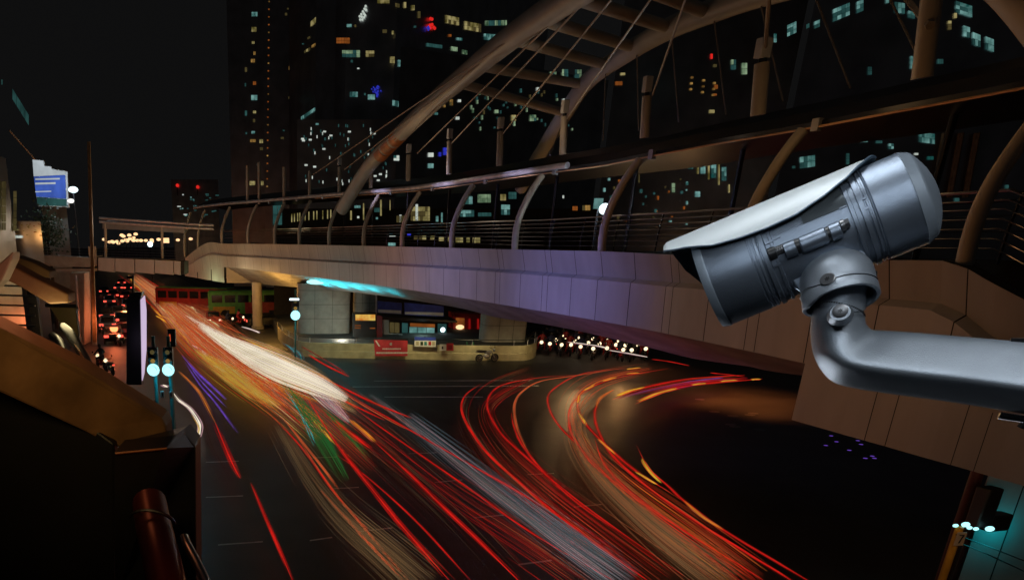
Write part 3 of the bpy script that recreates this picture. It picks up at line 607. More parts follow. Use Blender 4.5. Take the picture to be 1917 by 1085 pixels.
MB().ball(hp, 0.22, 14, 8).build("lamp_head", E["streetc"], t); MB().tube([Vector((hp.x, hp.y, H - 1.2)), hp], 0.05, 8).build("pole", M["darksteel"], t)
lamp("deck_street_light", hp + Vector((-0.3, -0.5, 0.2)), 120, (0.75, 0.9, 1), 0.25)
ms = thing("lit_sign", "small blue-white lit sign just left of the dazzling railing lamp", "sign", P(1120, 400, 30.8))
MB().box(P(1120, 381, 30.8), (0.34, 0.1, 0.4)).build("lit_panel", E["w_cyan"], ms); MB().tube([P(1120, 388, 30.8), Vector((*P(1120, 388, 30.8).xy, H - 1.2))], 0.05, 6).build("post", M["darksteel"], ms)

# a dark street tree below the billboard
tr = thing("street_tree", "dark bushy street tree standing in front of the pale building below the billboard", "tree", Vector((*P(88, 440, 74).xy, 0)))
tb = Vector((*P(88, 440, 74).xy, 0)); tz = ZR(74, 420)
MB().tube([tb, tb + Vector((0.1, 0, tz * 0.5)), tb + Vector((0, 0, tz))], [0.22, 0.16, 0.08], 8).build("trunk", M["bark"], tr)
lf = MB()
for i in range(900):
    a, b_, c_ = random.gauss(0, 0.75), random.gauss(0, 0.75), random.gauss(0, 0.75); p_ = tb + Vector((a * 1.1, b_, tz - 0.6 + c_ * 1.3)); u_ = Vector((random.gauss(0, 1), random.gauss(0, 1), random.gauss(0, 1))).normalized() * 0.16; w_ = u_.orthogonal().normalized() * 0.1
    lf.add([p_ - u_, p_ + w_, p_ + u_, p_ - w_], [(0, 1, 2, 3)])
lf.build("crown", M["leaf"], tr)

# ================================================================== plaza wall, piers, kiosk
pz = G(565, 668, 0); Yz = pz.y
def gl(px, py): p = G(px, py, 0); return Vector((p.x, p.y, 0))
wallpts = [gl(520, 633), gl(532, 648), gl(552, 661), gl(580, 668), gl(700, 671), gl(850, 674), gl(960, 675), gl(990, 673), gl(1003, 666), gl(1000, 655)]
wallpts = cr(wallpts, 4)
pw = thing("plaza_wall", "low pale cream retaining wall with a rail curving round the plaza", "wall", pz)
hw = 1.12
MB().grid([[p for p in wallpts], [p + Vector((0, 0, hw * 0.45)) for p in wallpts], [p + Vector((0, 0.04, hw * 0.5)) for p in wallpts], [p + Vector((0, 0.04, hw)) for p in wallpts], [p + Vector((0, 0.3, hw)) for p in wallpts], [p + Vector((0, 0.3, 0)) for p in wallpts]]).build("wall", M["wallc"], pw)
MB().tube([p + Vector((0, 0.15, hw + 0.42)) for p in wallpts], 0.03, 6).build("handrail", M["darksteel"], pw)
for p in wallpts[::3]: MB().tube([p + Vector((0, 0.15, hw)), p + Vector((0, 0.15, hw + 0.42))], 0.025, 6).build("rail_post", M["gutter"], pw)
MB().prism([Vector((p.x, p.y + 0.31, 0.0)) for p in wallpts] + [gl(1000, 655) + Vector((2, 26, 0)), gl(520, 633) + Vector((-2, 26, 0))], (0, 0, 0.9)).build("plaza_deck", M["ground"], pw)
def pier(label, x0, x1, Y, ztop, m, rnd):
    a, b = P(x0, 640, Y), P(x1, 640, Y); w = b.x - a.x; c = Vector(((a.x + b.x) / 2, Y + 1.1, 0))
    t = thing("bridge_pier", label, "pier", c); sec = []
    for i in range(24):
        an = 2 * pi * i / 24; ex = 0.35
        sec.append(Vector((abs(cos(an)) ** ex * (1 if cos(an) > 0 else -1) * w / 2, abs(sin(an)) ** ex * (1 if sin(an) > 0 else -1) * 1.1, 0)) + c)
    mb = MB(); mb.grid([sec, [p + Vector((0, 0, ztop)) for p in sec]], True); mb.build("shaft", m, t, smooth=35)
    j = MB()
    for z in (2.2, 3.4, 4.6): j.prism([p + (p - c) * 0.004 + Vector((0, 0, z)) for p in sec], (0, 0, 0.025))
    j.build("joint_lines", M["gap"], t)
    for k in (0.33, 0.66):
        jj = MB(); jj.box((a.x + w * k, Y - 0.005, ztop / 2), (0.02, 0.02, ztop)); jj.build("joint_line", M["gap"], t)
    return t
pier("large pale rounded pier under the skywalk beside the cyan signal", 556, 655, 62.5, 5.2, M["concrete"], 1)
pier("brown-grey pier under the skywalk near the waiting motorcycles", 906, 986, 57, 5.2, M["concrete"], 1)
pier("dim flat-faced pier partly hidden behind the vending cabinet", 662, 704, 64, 5.8, M["concrete"], 1)
t = thing("round_column", "round column glowing amber in front of the parked red bus", "column", gl(482, 600) + Vector((0, 0, 0)))
cp = P(482, 590, 74); MB().tube([Vector((cp.x, 74, 0)), Vector((cp.x, 74, ZR(74, 528)))], 0.52, 20).build("shaft", M["cream"], t, smooth=True)
MB().tube([Vector((cp.x, 74, 0)), Vector((cp.x, 74, 0.35))], 0.65, 20).build("base", M["concrete"], t)
lamp("amber_street_light", P(505, 560, 66), 600, (1, 0.5, 0.1), 0.6)
lamp("pier_wash_light", P(640, 628, 58.5), 220, (0.95, 0.9, 0.7), 0.3)
for x, pw_ in ((600, 240), (690, 300), (780, 340), (880, 300), (970, 230)): lamp("wall_wash_fill", G(x, 672, 0) + Vector((0, -3.0, 3.6)), pw_, (1.0, 0.84, 0.42), 0.3, 'SPOT', G(x, 672, 0) + Vector((0, 0, 0.75)), 70, 0.9)  # added spots brightening the wall, no fixtures seen
# vending cabinet
vc = thing("vending_cabinet", "black cabinet with a glowing orange-yellow lit top beside the large pier", "cabinet", P(683, 650, 60))
MB().prism([P(661, 586, 60), P(705, 586, 60), P(705, 650, 60), P(661, 650, 60)], (0, 1.0, 0)).build("body", M["black"], vc)
MB().prism([P(705.5, 590, 60), P(716, 592, 60.4), P(716, 640, 60.4), P(705.5, 640, 60)], (0, 0.6, 0)).build("side", M["red"], vc)
pane_mb(P(664, 588, 59.95), P(704, 588, 59.95), P(704, 600, 59.95), P(664, 600, 59.95), 1, 1).build("lit_header", emi("header_glow", (0.75, 0.55, 0.12), 1.0, 0.6, 1.2, lo=(0.5, 0.12, 0.01)), vc)
for x0, x1, y in ((664, 676, 608), (664, 676, 612.5), (692, 703, 613)): pane_mb(P(x0, y, 59.95), P(x1, y, 59.95), P(x1, y + 2, 59.95), P(x0, y + 2, 59.95), 1, 1).build("lit_slot", E["w_or"], vc)
# kiosk
kk = thing("kiosk", "pale kiosk with a lit turquoise counter on the plaza", "kiosk", P(790, 650, 62))
def KP(x, y, d=0): return P(x, y, 62 + d)
MB().prism([KP(719, 598), KP(728, 598), KP(728, 632), KP(719, 632)], (0, 3, 0)).build("wall", M["white"], kk)
MB().prism([KP(728, 624), KP(842, 632), KP(842, 655), KP(728, 655)], (0, 0.3, 0)).build("counter_front", M["white"], kk)
MB().prism([KP(716, 592, -0.4), KP(856, 600, -0.4), KP(856, 604, -0.4), KP(716, 598, -0.4)], (0, 3.6, 0)).build("roof", M["darkroof"], kk)
pane_mb(KP(729, 602, 1.2), KP(748, 603, 1.2), KP(748, 624, 1.2), KP(729, 623, 1.2), 2, 1).build("display", E["w_dim"], kk)
pane_mb(KP(752, 603, 1.2), KP(764, 604, 1.2), KP(764, 625, 1.2), KP(752, 624, 1.2), 1, 1).build("display", E["w_dcy"], kk)
pane_mb(KP(766, 604, 1.2), KP(816, 606, 1.2), KP(816, 613, 1.2), KP(766, 611, 1.2), 1, 1).build("menu_board", E["w_or"], kk)
pane_mb(KP(766, 611, 1.19), KP(814, 613, 1.19), KP(814, 628, 1.19), KP(766, 626, 1.19), 3, 1, 0.03).build("lit_counter", E["w_cyan"], kk)
pane_mb(KP(819, 605, 1.2), KP(836, 606, 1.2), KP(836, 628, 1.2), KP(819, 627, 1.2), 2, 2).build("lit_window", E["w_dcy"], kk)
MB().ball(KP(829, 617, 0.9), 0.22, 10, 6).build("counter_lamp", E["streetc"], kk)
sg = thing("shop_sign", "pair of dark blue banner boards above the kiosk under the skywalk", "sign", KP(770, 590))
for x0, x1, y0, y1 in ((707, 752, 563, 588), (757, 831, 566, 592)):
    MB().prism([KP(x0, y0, -0.6), KP(x1, y0 + (x1 - x0) * 0.09, -0.6), KP(x1, y1, -0.6), KP(x0, y1 - 3, -0.6)], (0, 0.15, 0)).build("board", M["blue"], sg)
    MB().prism([KP(x0 + 1, y1 - 9, -0.66), KP(x1 - 1, y1 - 7, -0.66), KP(x1 - 1, y1 - 1, -0.66), KP(x0 + 1, y1 - 4, -0.66)], (0, 0.05, 0)).build("pale_strip", M["white"], sg)
MB().prism([KP(703, 594, -0.4), KP(706, 594, -0.4), KP(706, 540, -0.4), KP(703, 540, -0.4)], (0, 0.2, 0)).build("support", M["gutter"], sg)
lamp("kiosk_light", KP(790, 612, -0.6), 40, (0.6, 0.95, 0.9), 0.3)
t = thing("warm_shop", "tall red-lit shop front with a glaring warm lamp right of the kiosk", "shop", P(870, 640, 66))
MB().prism([P(848, 585, 66), P(903, 588, 66), P(903, 650, 66), P(848, 650, 66)], (0, 2, 0)).build("wall", M["red"], t)
pane_mb(P(853, 594, 65.9), P(870, 595, 65.9), P(870, 617, 65.9), P(853, 618, 65.9), 2, 3).build("lit_window", E["w_or"], t)
MB().ball(P(861, 612, 65.7), 0.28, 10, 6, (1.4, 1, 0.8)).build("shop_lamp", E["streetw"], t)
for x in (877, 893): pane_mb(P(x, 596, 65.9), P(x + 4, 596, 65.9), P(x + 4, 616, 65.9), P(x, 616, 65.9), 1, 1).build("neon_strip", E["dred"], t)
# banners on the wall
def wallp(x, y): return P(x, y, G(x, 668 + (x - 580) * 0.026, 0).y - 0.22)
bn = thing("banner", "red cloth banner with white lettering rows and round emblem on the plaza wall", "banner", wallp(732, 668))
MB().prism([wallp(700, 635), wallp(763, 637), wallp(763, 666), wallp(702, 666)], (0, 0.03, 0)).build("cloth", M["banner"], bn)
for x0, x1, y0, y1 in ((716, 749, 651.3, 653.8), (704, 762, 658.5, 661.5)):
    m = MB(); x = x0
    while x < x1:
        w = 0.8 + R() * 1.6; m.add([wallp(x, y0 + R() * .5) - Vector((0, .012, 0)), wallp(x + w, y0) - Vector((0, .012, 0)), wallp(x + w, y1) - Vector((0, .012, 0)), wallp(x, y1) - Vector((0, .012, 0))], [(0, 1, 2, 3)]); x += w + 0.45
    m.build("lettering", M["white"], bn)
MB().disc(wallp(732, 643.5), (0, -1, 0), 0.11, 0.012, 14).build("emblem", M["gutter"], bn)
MB().add([wallp(702, 637) - Vector((0, .012, 0)), wallp(705, 637) - Vector((0, .012, 0)), wallp(712, 648) - Vector((0, .012, 0)), wallp(709, 648) - Vector((0, .012, 0))], [(0, 1, 2, 3)]).build("stripe", M["white"], bn)
bn = thing("banner", "blue and white picture banner hanging on the plaza wall below the kiosk", "banner", wallp(796, 648))
MB().prism([wallp(776, 630), wallp(816, 631), wallp(816, 637), wallp(776, 637)], (0, 0.03, 0)).build("blue_header", M["blue"], bn)
MB().prism([wallp(776, 637.1), wallp(816, 637.1), wallp(816, 649), wallp(776, 648)], (0, 0.03, 0)).build("cloth", M["white"], bn)
for x, mm in ((779, "wallc"), (787, "leaf"), (794, "teal"), (802, "red"), (809, "wallc")):
    MB().add([wallp(x, 639) - Vector((0, .012, 0)), wallp(x + 5, 639) - Vector((0, .012, 0)), wallp(x + 5, 646) - Vector((0, .012, 0)), wallp(x, 646) - Vector((0, .012, 0))], [(0, 1, 2, 3)]).build("picture", M[mm], bn)
def small_sign(nm, lab, x0, x1, y0, y1, bm_, tm, txt):
    s_ = thing(nm, lab, "notice", wallp(x0, y1))
    MB().prism([wallp(x0, y0), wallp(x1, y0), wallp(x1, y1), wallp(x0, y1)], (0, 0.03, 0)).build("plate", bm_, s_)
    for a, b in txt:
        MB().add([wallp(a, y0 + 4) - Vector((0, .012, 0)), wallp(b, y0 + 4) - Vector((0, .012, 0)), wallp(b, y1 - 3) - Vector((0, .012, 0)), wallp(a, y1 - 3) - Vector((0, .012, 0))], [(0, 1, 2, 3)]).build("mark", tm, s_)
small_sign("notice_board", "small white notice on the plaza wall left of the red notice", 823, 835, 644, 656, M["white"], M["darksteel"], [(827, 830)])
small_sign("notice_board", "small red notice on the plaza wall right of the white notice", 836, 849, 642, 656, M["banner"], M["darksteel"], [(840, 841.3), (843.5, 845)])
ld = thing("ladder", "green ladder leaning on the plaza wall beside the parked motorcycle", "ladder", wallp(886, 672))
for dx in (0, 12): MB().tube([P(874 + dx, 640, Yz - 1.0), P(879 + dx, 674, Yz - 1.6)], 0.05, 6).build("side_rail", M["greenl"], ld)
for k in range(5): MB().tube([P(875 + k, 646 + k * 6, Yz - 1.1 - k * .11), P(887 + k, 646 + k * 6, Yz - 1.1 - k * .11)], 0.04, 6).build("rung", M["greenl"], ld)
# low guard rail beside the far road and the white kerb barrier
gr = MB(); pts = cr([gl(338, 578), gl(352, 587), gl(372, 598), gl(384, 604)], 4)
gr.grid([pts, [p + Vector((0, 0, 0.85)) for p in pts], [p + Vector((0, 0.15, 0.85)) for p in pts], [p + Vector((0, 0.15, 0)) for p in pts]])
tag(gr.build("crash_barrier", M["wallc"]), "short pale crash barrier edging the far road below the parked buses", "barrier")

# ================================================================== traffic signals
def signal(px, py_green, Y, label, facing=0.0, lenses=True, pole_to=0.0, k=1.0):
    c = P(px, py_green, Y); t = thing("traffic_signal", label, "traffic signal", Vector((c.x, c.y + 0.2, pole_to)))
    MB().box(c + Vector((0, 0.17, 0.38 * k)), (0.42 * k, 0.26, 1.18 * k), facing).build("housing", M["black"], t, bevel=0.04)
    MB().tube([Vector((c.x, c.y + 0.36, pole_to)), Vector((c.x, c.y + 0.36, c.z + 1.4 * k))], 0.07, 10).build("pole", M["teal"], t, smooth=True)
    for j, e in enumerate(("sig", "amber", "w_dim")):
        MB().ball(c + Vector((0, 0.0, 0.38 * k * j)), (0.27 if j == 0 else 0.10) * k, 14, 8, (1, 0.4, 1)).build("lens", E[e], t, smooth=True)
        v = MB(); row = []
        for q in range(9):
            an = pi * q / 8; row.append(c + Vector((0.17 * k * cos(an), 0.04, 0.38 * k * j + 0.17 * k * sin(an))))
        v.grid([row, [p + Vector((0, -0.22, 0.02)) for p in row]]); v.build("visor", M["black"], t)
    return c
c = signal(287, 692, 27, "left one of the paired traffic signals glowing cyan beside the black lightbox", k=0.9)
lamp("signal_light", c + Vector((0, -0.35, 0)), 28, (0.03, 0.65, 0.9), 0.15)
c = signal(315, 692, 27.2, "right one of the paired traffic signals glowing cyan by the fast lanes", k=0.9)
lamp("signal_light", c + Vector((0, -0.35, 0)), 28, (0.03, 0.65, 0.9), 0.15)
for px in (304, 320):
    pl = thing("pole_plate", "tiny white number plate strapped to the %s signal pole" % ("left" if px < 310 else "right"), "plate", P(px, 741, 26.7))
    MB().box(P(px, 738, 26.7), (0.14, 0.03, 0.26)).build("plate", M["white"], pl); MB().box(P(px, 738, 26.68), (0.05, 0.02, 0.14)).build("digit", M["black"], pl)
t = thing("back_signal", "dark rear-facing signal head on a thin pole above the paired signals", "traffic signal", P(318, 700, 30))
MB().box(P(322, 632, 30), (0.32, 0.25, 0.75)).build("housing", M["black"], t, bevel=0.03); MB().tube([P(316, 616, 30), Vector((P(316, 616, 30).x, 30, 0))], 0.06, 8).build("pole", M["teal"], t)
MB().box(P(318, 632, 29.85), (0.06, 0.02, 0.3)).build("lit_slot", E["ored"], t)
c = signal(553, 590, 50, "cyan traffic signal in front of the large pale pier", k=1.25)
lamp("signal_light", c + Vector((0.2, -0.5, 0)), 32, (0.05, 0.75, 0.95), 0.2); lamp("signal_light", c + Vector((-0.6, 3.0, 0.6)), 60, (0.05, 0.7, 0.95), 0.2)
t = thing("countdown_light", "short white bar light on the pole above the cyan signal", "lamp", P(551, 566, 50)); MB().box(P(551, 560, 49.9), (0.66, 0.06, 0.13)).build("lit_bar", E["streetc"], t); MB().box(P(551, 560, 50.05), (0.78, 0.18, 0.24)).build("housing", M["black"], t)
# lamp under the skywalk soffit, throwing cyan light up on it
t = thing("soffit_lamp", "white-cyan lamp fixed under the skywalk soffit near the large pier", "lamp", bpt(573, -0.7, 5))
sp_ = bpt(578, 0.12, 5).lerp(bpt(578, -2.7, 6), 0.3); MB().ball(sp_ - Vector((0, 0, 0.08)), 0.52, 14, 6, (1.6, 1.0, 0.4)).build("lens", E["sig"], t, smooth=True)
for dx_, pw_ in ((-30, 160), (0, 200), (30, 200), (60, 150), (90, 110), (125, 60)):
    up_ = bpt(578 + dx_, -0.9, 5); lamp("soffit_uplight", Vector((up_.x, up_.y, up_.z - 1.5)), pw_ * 2.2, (0.02, 0.72, 0.85), 0.25, 'SPOT', Vector((up_.x, up_.y, up_.z + 2)), 150, 0.8)
# small cluster low right on the pole marked 7
pb = P(1797, 985, 14.5); pg = P(1768, 1085, 14.0)
t = thing("number_pole", "slim yellowish pole with a plate reading 7 before the brown pier", "pole", Vector((pb.x, 14.5, 0)))
MB().tube([Vector((pb.x, 14.5, 0)), Vector((pb.x, 14.5, pb.z))], 0.075, 10).build("pole", M["yellow"], t, smooth=True)
MB().box(Vector((pb.x - 0.005, 14.4, ZR(14.4, 1008))), (0.2, 0.02, 0.32)).build("plate", M["cream"], t)
dg = MB(); zc = ZR(14.38, 1008); xx = pb.x - 0.01
dg.box((xx, 14.38, zc + 0.09), (0.10, 0.01, 0.022)); dg.prism([(xx + 0.05, 14.375, zc + 0.08), (xx + 0.026, 14.375, zc + 0.08), (xx - 0.03, 14.375, zc - 0.10), (xx - 0.006, 14.375, zc - 0.10)], (0, 0.01, 0)); dg.build("digit", M["black"], t)
t = thing("signal_cluster", "cluster of small cyan lights and black signal heads before the brown pier", "traffic signal", P(1825, 1000, 14.7))
for x, y, r_ in ((1789, 983, 0.05), (1808, 981, 0.075), (1815, 987, 0.05), (1827, 989, 0.05), (1853, 989, 0.08)): MB().ball(P(x, y, 14.5), r_, 10, 6, (1.3, 0.6, 0.8)).build("lens", E["sig"], t, smooth=True)
MB().box(P(1842, 948, 14.8), (0.42, 0.3, 0.95), 0.2).build("housing", M["black"], t, bevel=0.04); MB().box(P(1862, 975, 14.9), (0.6, 0.3, 0.4), 0.2).build("housing", M["black"], t, bevel=0.04)
MB().tube([P(1840, 930, 14.9), Vector((P(1840, 930, 14.9).x, 14.9, 0))], 0.06, 8).build("pole", M["darksteel"], t)
t = thing("bridge_pier", "brown-beige pier at the lower right lit by a cyan glow", "pier", P(1900, 1085, 16.2))
pa_, pb_ = P(1846, 900, 16), P(2100, 900, 16)
z0 = 0; zt_ = ZR(16, 880)
MB().prism([Vector((pa_.x, 16, 0)), Vector((pb_.x, 16, 0)), Vector((pb_.x, 19, 0)), Vector((pa_.x * 19 / 16 + 0.05, 19, 0))], (0, 0, zt_)).build("shaft", M["panel"], t, bevel=0.05)
MB().box((pa_.x + 0.95, 15.995, zt_ / 2), (0.02, 0.02, zt_)).build("joint_line", M["gap"], t)
MB().tube([Vector((pa_.x - 0.02, 16.25, 0)), Vector((pa_.x - 0.02, 16.25, zt_))], 0.13, 10).build("red_face_tube", mat("dull_red_face", (0.10, 0.025, 0.02), 0.5), t, smooth=True)  # tube stands in for the pier's reddish left face
lamp("cyan_pier_light", P(1896, 1003, 15.55), 7, (0.02, 0.75, 0.85), 0.25)
for y in (1020, 1045): MB().tube([P(1790, y - 22, 14.4), P(1860, y, 15.2), P(1930, y + 25, 15.8)], 0.012, 5)
wr = MB(); wr.tube([P(1790, 1000, 14.45), P(1850, 1022, 15.2), P(1925, 1052, 15.9)], 0.014, 5); tag(wr.build("wire", M["black"]), "upper black wire running from the numbered pole to the brown pier", "wire")
wr = MB(); wr.tube([P(1788, 1012, 14.45), P(1850, 1037, 15.2), P(1925, 1072, 15.9)], 0.014, 5); tag(wr.build("wire", M["black"]), "lower black wire running from the numbered pole to the brown pier", "wire")

# lightbox panel, left
lb = thing("lightbox_panel", "tall narrow black roadside lightbox with one glowing violet-white face", "lightbox", P(256, 718, 33))
Yl = 33; a = P(237, 600, Yl); b = P(264, 600, Yl - 0.5)
def LB(x, y, d=0): return P(x, y, Yl + d)
MB().prism([LB(237, 565), LB(262, 562), LB(265, 720), LB(237, 720)], (0.02, 0.5, 0)).build("back", M["black"], lb)
MB().prism([LB(243, 548, 0.3), LB(266, 546, 0.3), LB(262, 562), LB(237, 565)], (0.02, 0.4, 0)).build("top", M["black"], lb)
MB().prism([LB(263.0, 561, -0.02), LB(270, 553, 0.7), LB(273, 580, 0.9), LB(273, 655, 0.9), LB(269, 700, 0.5), LB(265.6, 712, -0.02)], (0.03, 0.03, 0)).build("lit_face", E["lightbox"], lb)
MB().tube([LB(249, 515), LB(249, 548, 0.2)], 0.05, 6).build("aerial", M["darksteel"], lb); MB().box(LB(243, 519), (0.25, 0.1, 0.12)).build("aerial_box", M["darksteel"], lb)
lamp("lightbox_spill", LB(285, 640, -0.3), 40, (0.85, 0.65, 1), 0.3)

# ================================================================== vehicles
def car_proto(paint, lights=True):
    t = thing("car", "car", "car", (0, 0, 0))
    prof = [(-2.1, 0.35), (-2.15, 0.75), (-2.0, 0.95), (-1.35, 1.0), (-0.85, 1.42), (0.55, 1.46), (1.15, 1.0), (1.95, 0.85), (2.15, 0.6), (2.12, 0.35)]
    rows = []
    for y in (-0.84, -0.8, 0, 0.8, 0.84):
        k = 1 if abs(y) < 0.82 else 0.97
        rows.append([Vector((x * k, y * (0.84 if z > 1.02 else 1), z if abs(y) < 0.82 else min(z, z * 0.97))) for x, z in prof])
    m = MB(); m.grid(rows); m.add(rows[0], [tuple(range(10))]); m.add(rows[-1], [tuple(range(10))]); m.build("body", paint, t, smooth=35)
    g = MB()
    for sy in (-1, 1): g.prism([(-1.15, sy * 0.80, 1.02), (-0.8, sy * 0.68, 1.36), (0.5, sy * 0.68, 1.40), (1.0, sy * 0.80, 1.02)], (0, sy * 0.03, 0))
    g.build("side_glass", M["glass"], t)
    MB().prism([(-1.42, -0.62, 1.03), (-1.42, 0.62, 1.03), (-0.94, 0.58, 1.41), (-0.94, -0.58, 1.41)], (-0.03, 0, 0.03)).build("rear_window", M["glass"], t)
    MB().prism([(1.18, -0.64, 1.02), (1.18, 0.64, 1.02), (0.66, 0.58, 1.44), (0.66, -0.58, 1.44)], (0.03, 0, 0.03)).build("windscreen", M["glass"], t)
    for x in (-1.35, 1.35):
        for sy in (-1, 1):
            w = MB().disc((x, sy * 0.74, 0.33), (0, sy, 0), 0.33, 0.14, 18).build("wheel", M["rubber"], t)
            MB().disc((x, sy * 0.88, 0.33), (0, sy, 0), 0.2, 0.015, 12).build("rim", M["silver"], w)
    for sy in (-1, 1):
        MB().box((-2.14, sy * 0.62, 0.78), (0.06, 0.42, 0.22)).build("taillight", E["tail"], t); MB().box((2.08, sy * 0.6, 0.72), (0.08, 0.34, 0.15)).build("headlight", E["head"], t)
    return t
def place(o, px, py, ang, label, group=None):
    p = gl(px, py); o.location = p; o.rotation_euler = (0, 0, ang); o["label"] = label
    if group: o["group"] = group
rang = math.atan2(dirv.y, dirv.x)
cA_ = car_proto(M["red"]); place(cA_, 213, 560, rang, "red saloon queueing at far left, farthest in the jam", "cars queueing in the left lanes")
cB_ = car_proto(M["silver"]); place(cB_, 240, 580, rang, "silver saloon with red taillights queueing beside the lightbox", "cars queueing in the left lanes")
o = copy_tree(cA_); place(o, 212, 588, rang, "red saloon near the far pier in the left queue", "cars queueing in the left lanes")
o = copy_tree(cB_); place(o, 222, 545, rang, "distant silver saloon below the far footbridge in the left queue", "cars queueing in the left lanes")
cC_ = car_proto(M["black"]); place(cC_, 231, 608, rang, "black saloon stopped just left of the lightbox panel", "cars queueing in the left lanes")
o = copy_tree(cA_); place(o, 236, 632, rang, "nearest red saloon in the left queue behind the lightbox", "cars queueing in the left lanes")
o = copy_tree(cB_); place(o, 203, 618, rang, "silver saloon beside the far pier nearest the pavement", "cars queueing in the left lanes")
o = copy_tree(cC_); place(o, 196, 552, rang, "far dark saloon leftmost in the distant queue", "cars queueing in the left lanes")
o = copy_tree(cC_); place(o, 497, 612, 0.25, "dark saloon parked in front of the amber column")
o = copy_tree(cA_); place(o, 398, 608, rang + pi, "dark red car waiting beside the fast lanes below the buses")
o = copy_tree(cC_); place(o, 1012, 652, 2.9, "dark car with bright headlights at the head of the motorcycle crowd")
for k_, (x, y, pr_, lab) in enumerate(((206, 572, cB_, "silver saloon squeezed between red cars in the left queue"), (222, 596, cB_, "silver saloon one car ahead of the nearest red one"), (236, 562, cA_, "red saloon just left of the lightbox top in the queue"), (201, 600, cC_, "black saloon beside the queue's kerb"), (214, 640, cC_, "nearest black saloon in the left queue by the kerb"), (228, 535, cA_, "far red saloon right under the footbridge panels"), (240, 545, cC_, "far black saloon right under the footbridge panels"))):
    o = copy_tree(pr_); place(o, x, y, rang, lab, "cars queueing in the left lanes")
lamp("queue_red_light", G(212, 600, 2.0), 300, (1, 0.18, 0.06), 0.4); lamp("queue_red_light", G(235, 570, 2.0), 320, (1, 0.3, 0.1), 0.4)
def bus(px, py, ang, label, cols):
    t = thing("bus", label, "bus", gl(px, py)); t.rotation_euler = (0, 0, 0)
    o = wl(t); Rz = Matrix.Rotation(ang, 3, 'Z')
    def b(c, s, nm, m, bev=0.0):
        q = MB(); q.box(o + Rz @ Vector(c), s, ang); return q.build(nm, m, t, bevel=bev)
    L = 10.5
    b((0, 0, 1.75), (L, 2.4, 2.6), "body", cols[0], 0.15)
    b((0.9, -1.215, 1.2), (3.6, 0.03, 1.35), "side_panel", cols[1]); b((-3.4, -1.215, 0.95), (2.6, 0.03, 0.8), "side_panel", cols[2])
    b((0, 0, 3.09), (L - 0.3, 2.2, 0.1), "roof", M["greenp"], 0.03)
    for k in range(6): b((-4.2 + k * 1.55, -1.22, 2.25), (1.25, 0.03, 0.85), "window", M["glass"])
    b((-L / 2 - 0.01, 0, 2.1), (0.04, 2.1, 1.2), "windscreen", M["glass"]); b((-L / 2 - 0.01, 0, 1.0), (0.05, 2.3, 0.6), "bumper_panel", cols[2])
    for x in (-3.3, 3.2):
        for y in (-1.1, 1.1):
            w = MB(); w.disc(o + Rz @ Vector((x, y, 0.5)), Rz @ Vector((0, -1 if y < 0 else 1, 0)), 0.5, 0.16, 18); w.build("wheel", M["rubber"], t)
    for y in (-0.85, 0.85): b((-L / 2 - 0.03, y, 0.85), (0.05, 0.25, 0.2), "headlight", M["white"])
    return t
bus(472, 593, 0.12, "green-yellow bus with red side panels parked behind the amber column", (M["greenp"], M["red"], M["yellow"]))
bus(367, 584, -0.35, "red and yellow bus with green roof parked behind the far barrier", (M["red"], M["red"], M["yellow"]))
lamp("bus_light", P(430, 520, 70) , 110, (1, 0.75, 0.4), 0.5); lamp("bus_light", P(380, 530, 76), 80, (0.8, 1, 0.5), 0.5)

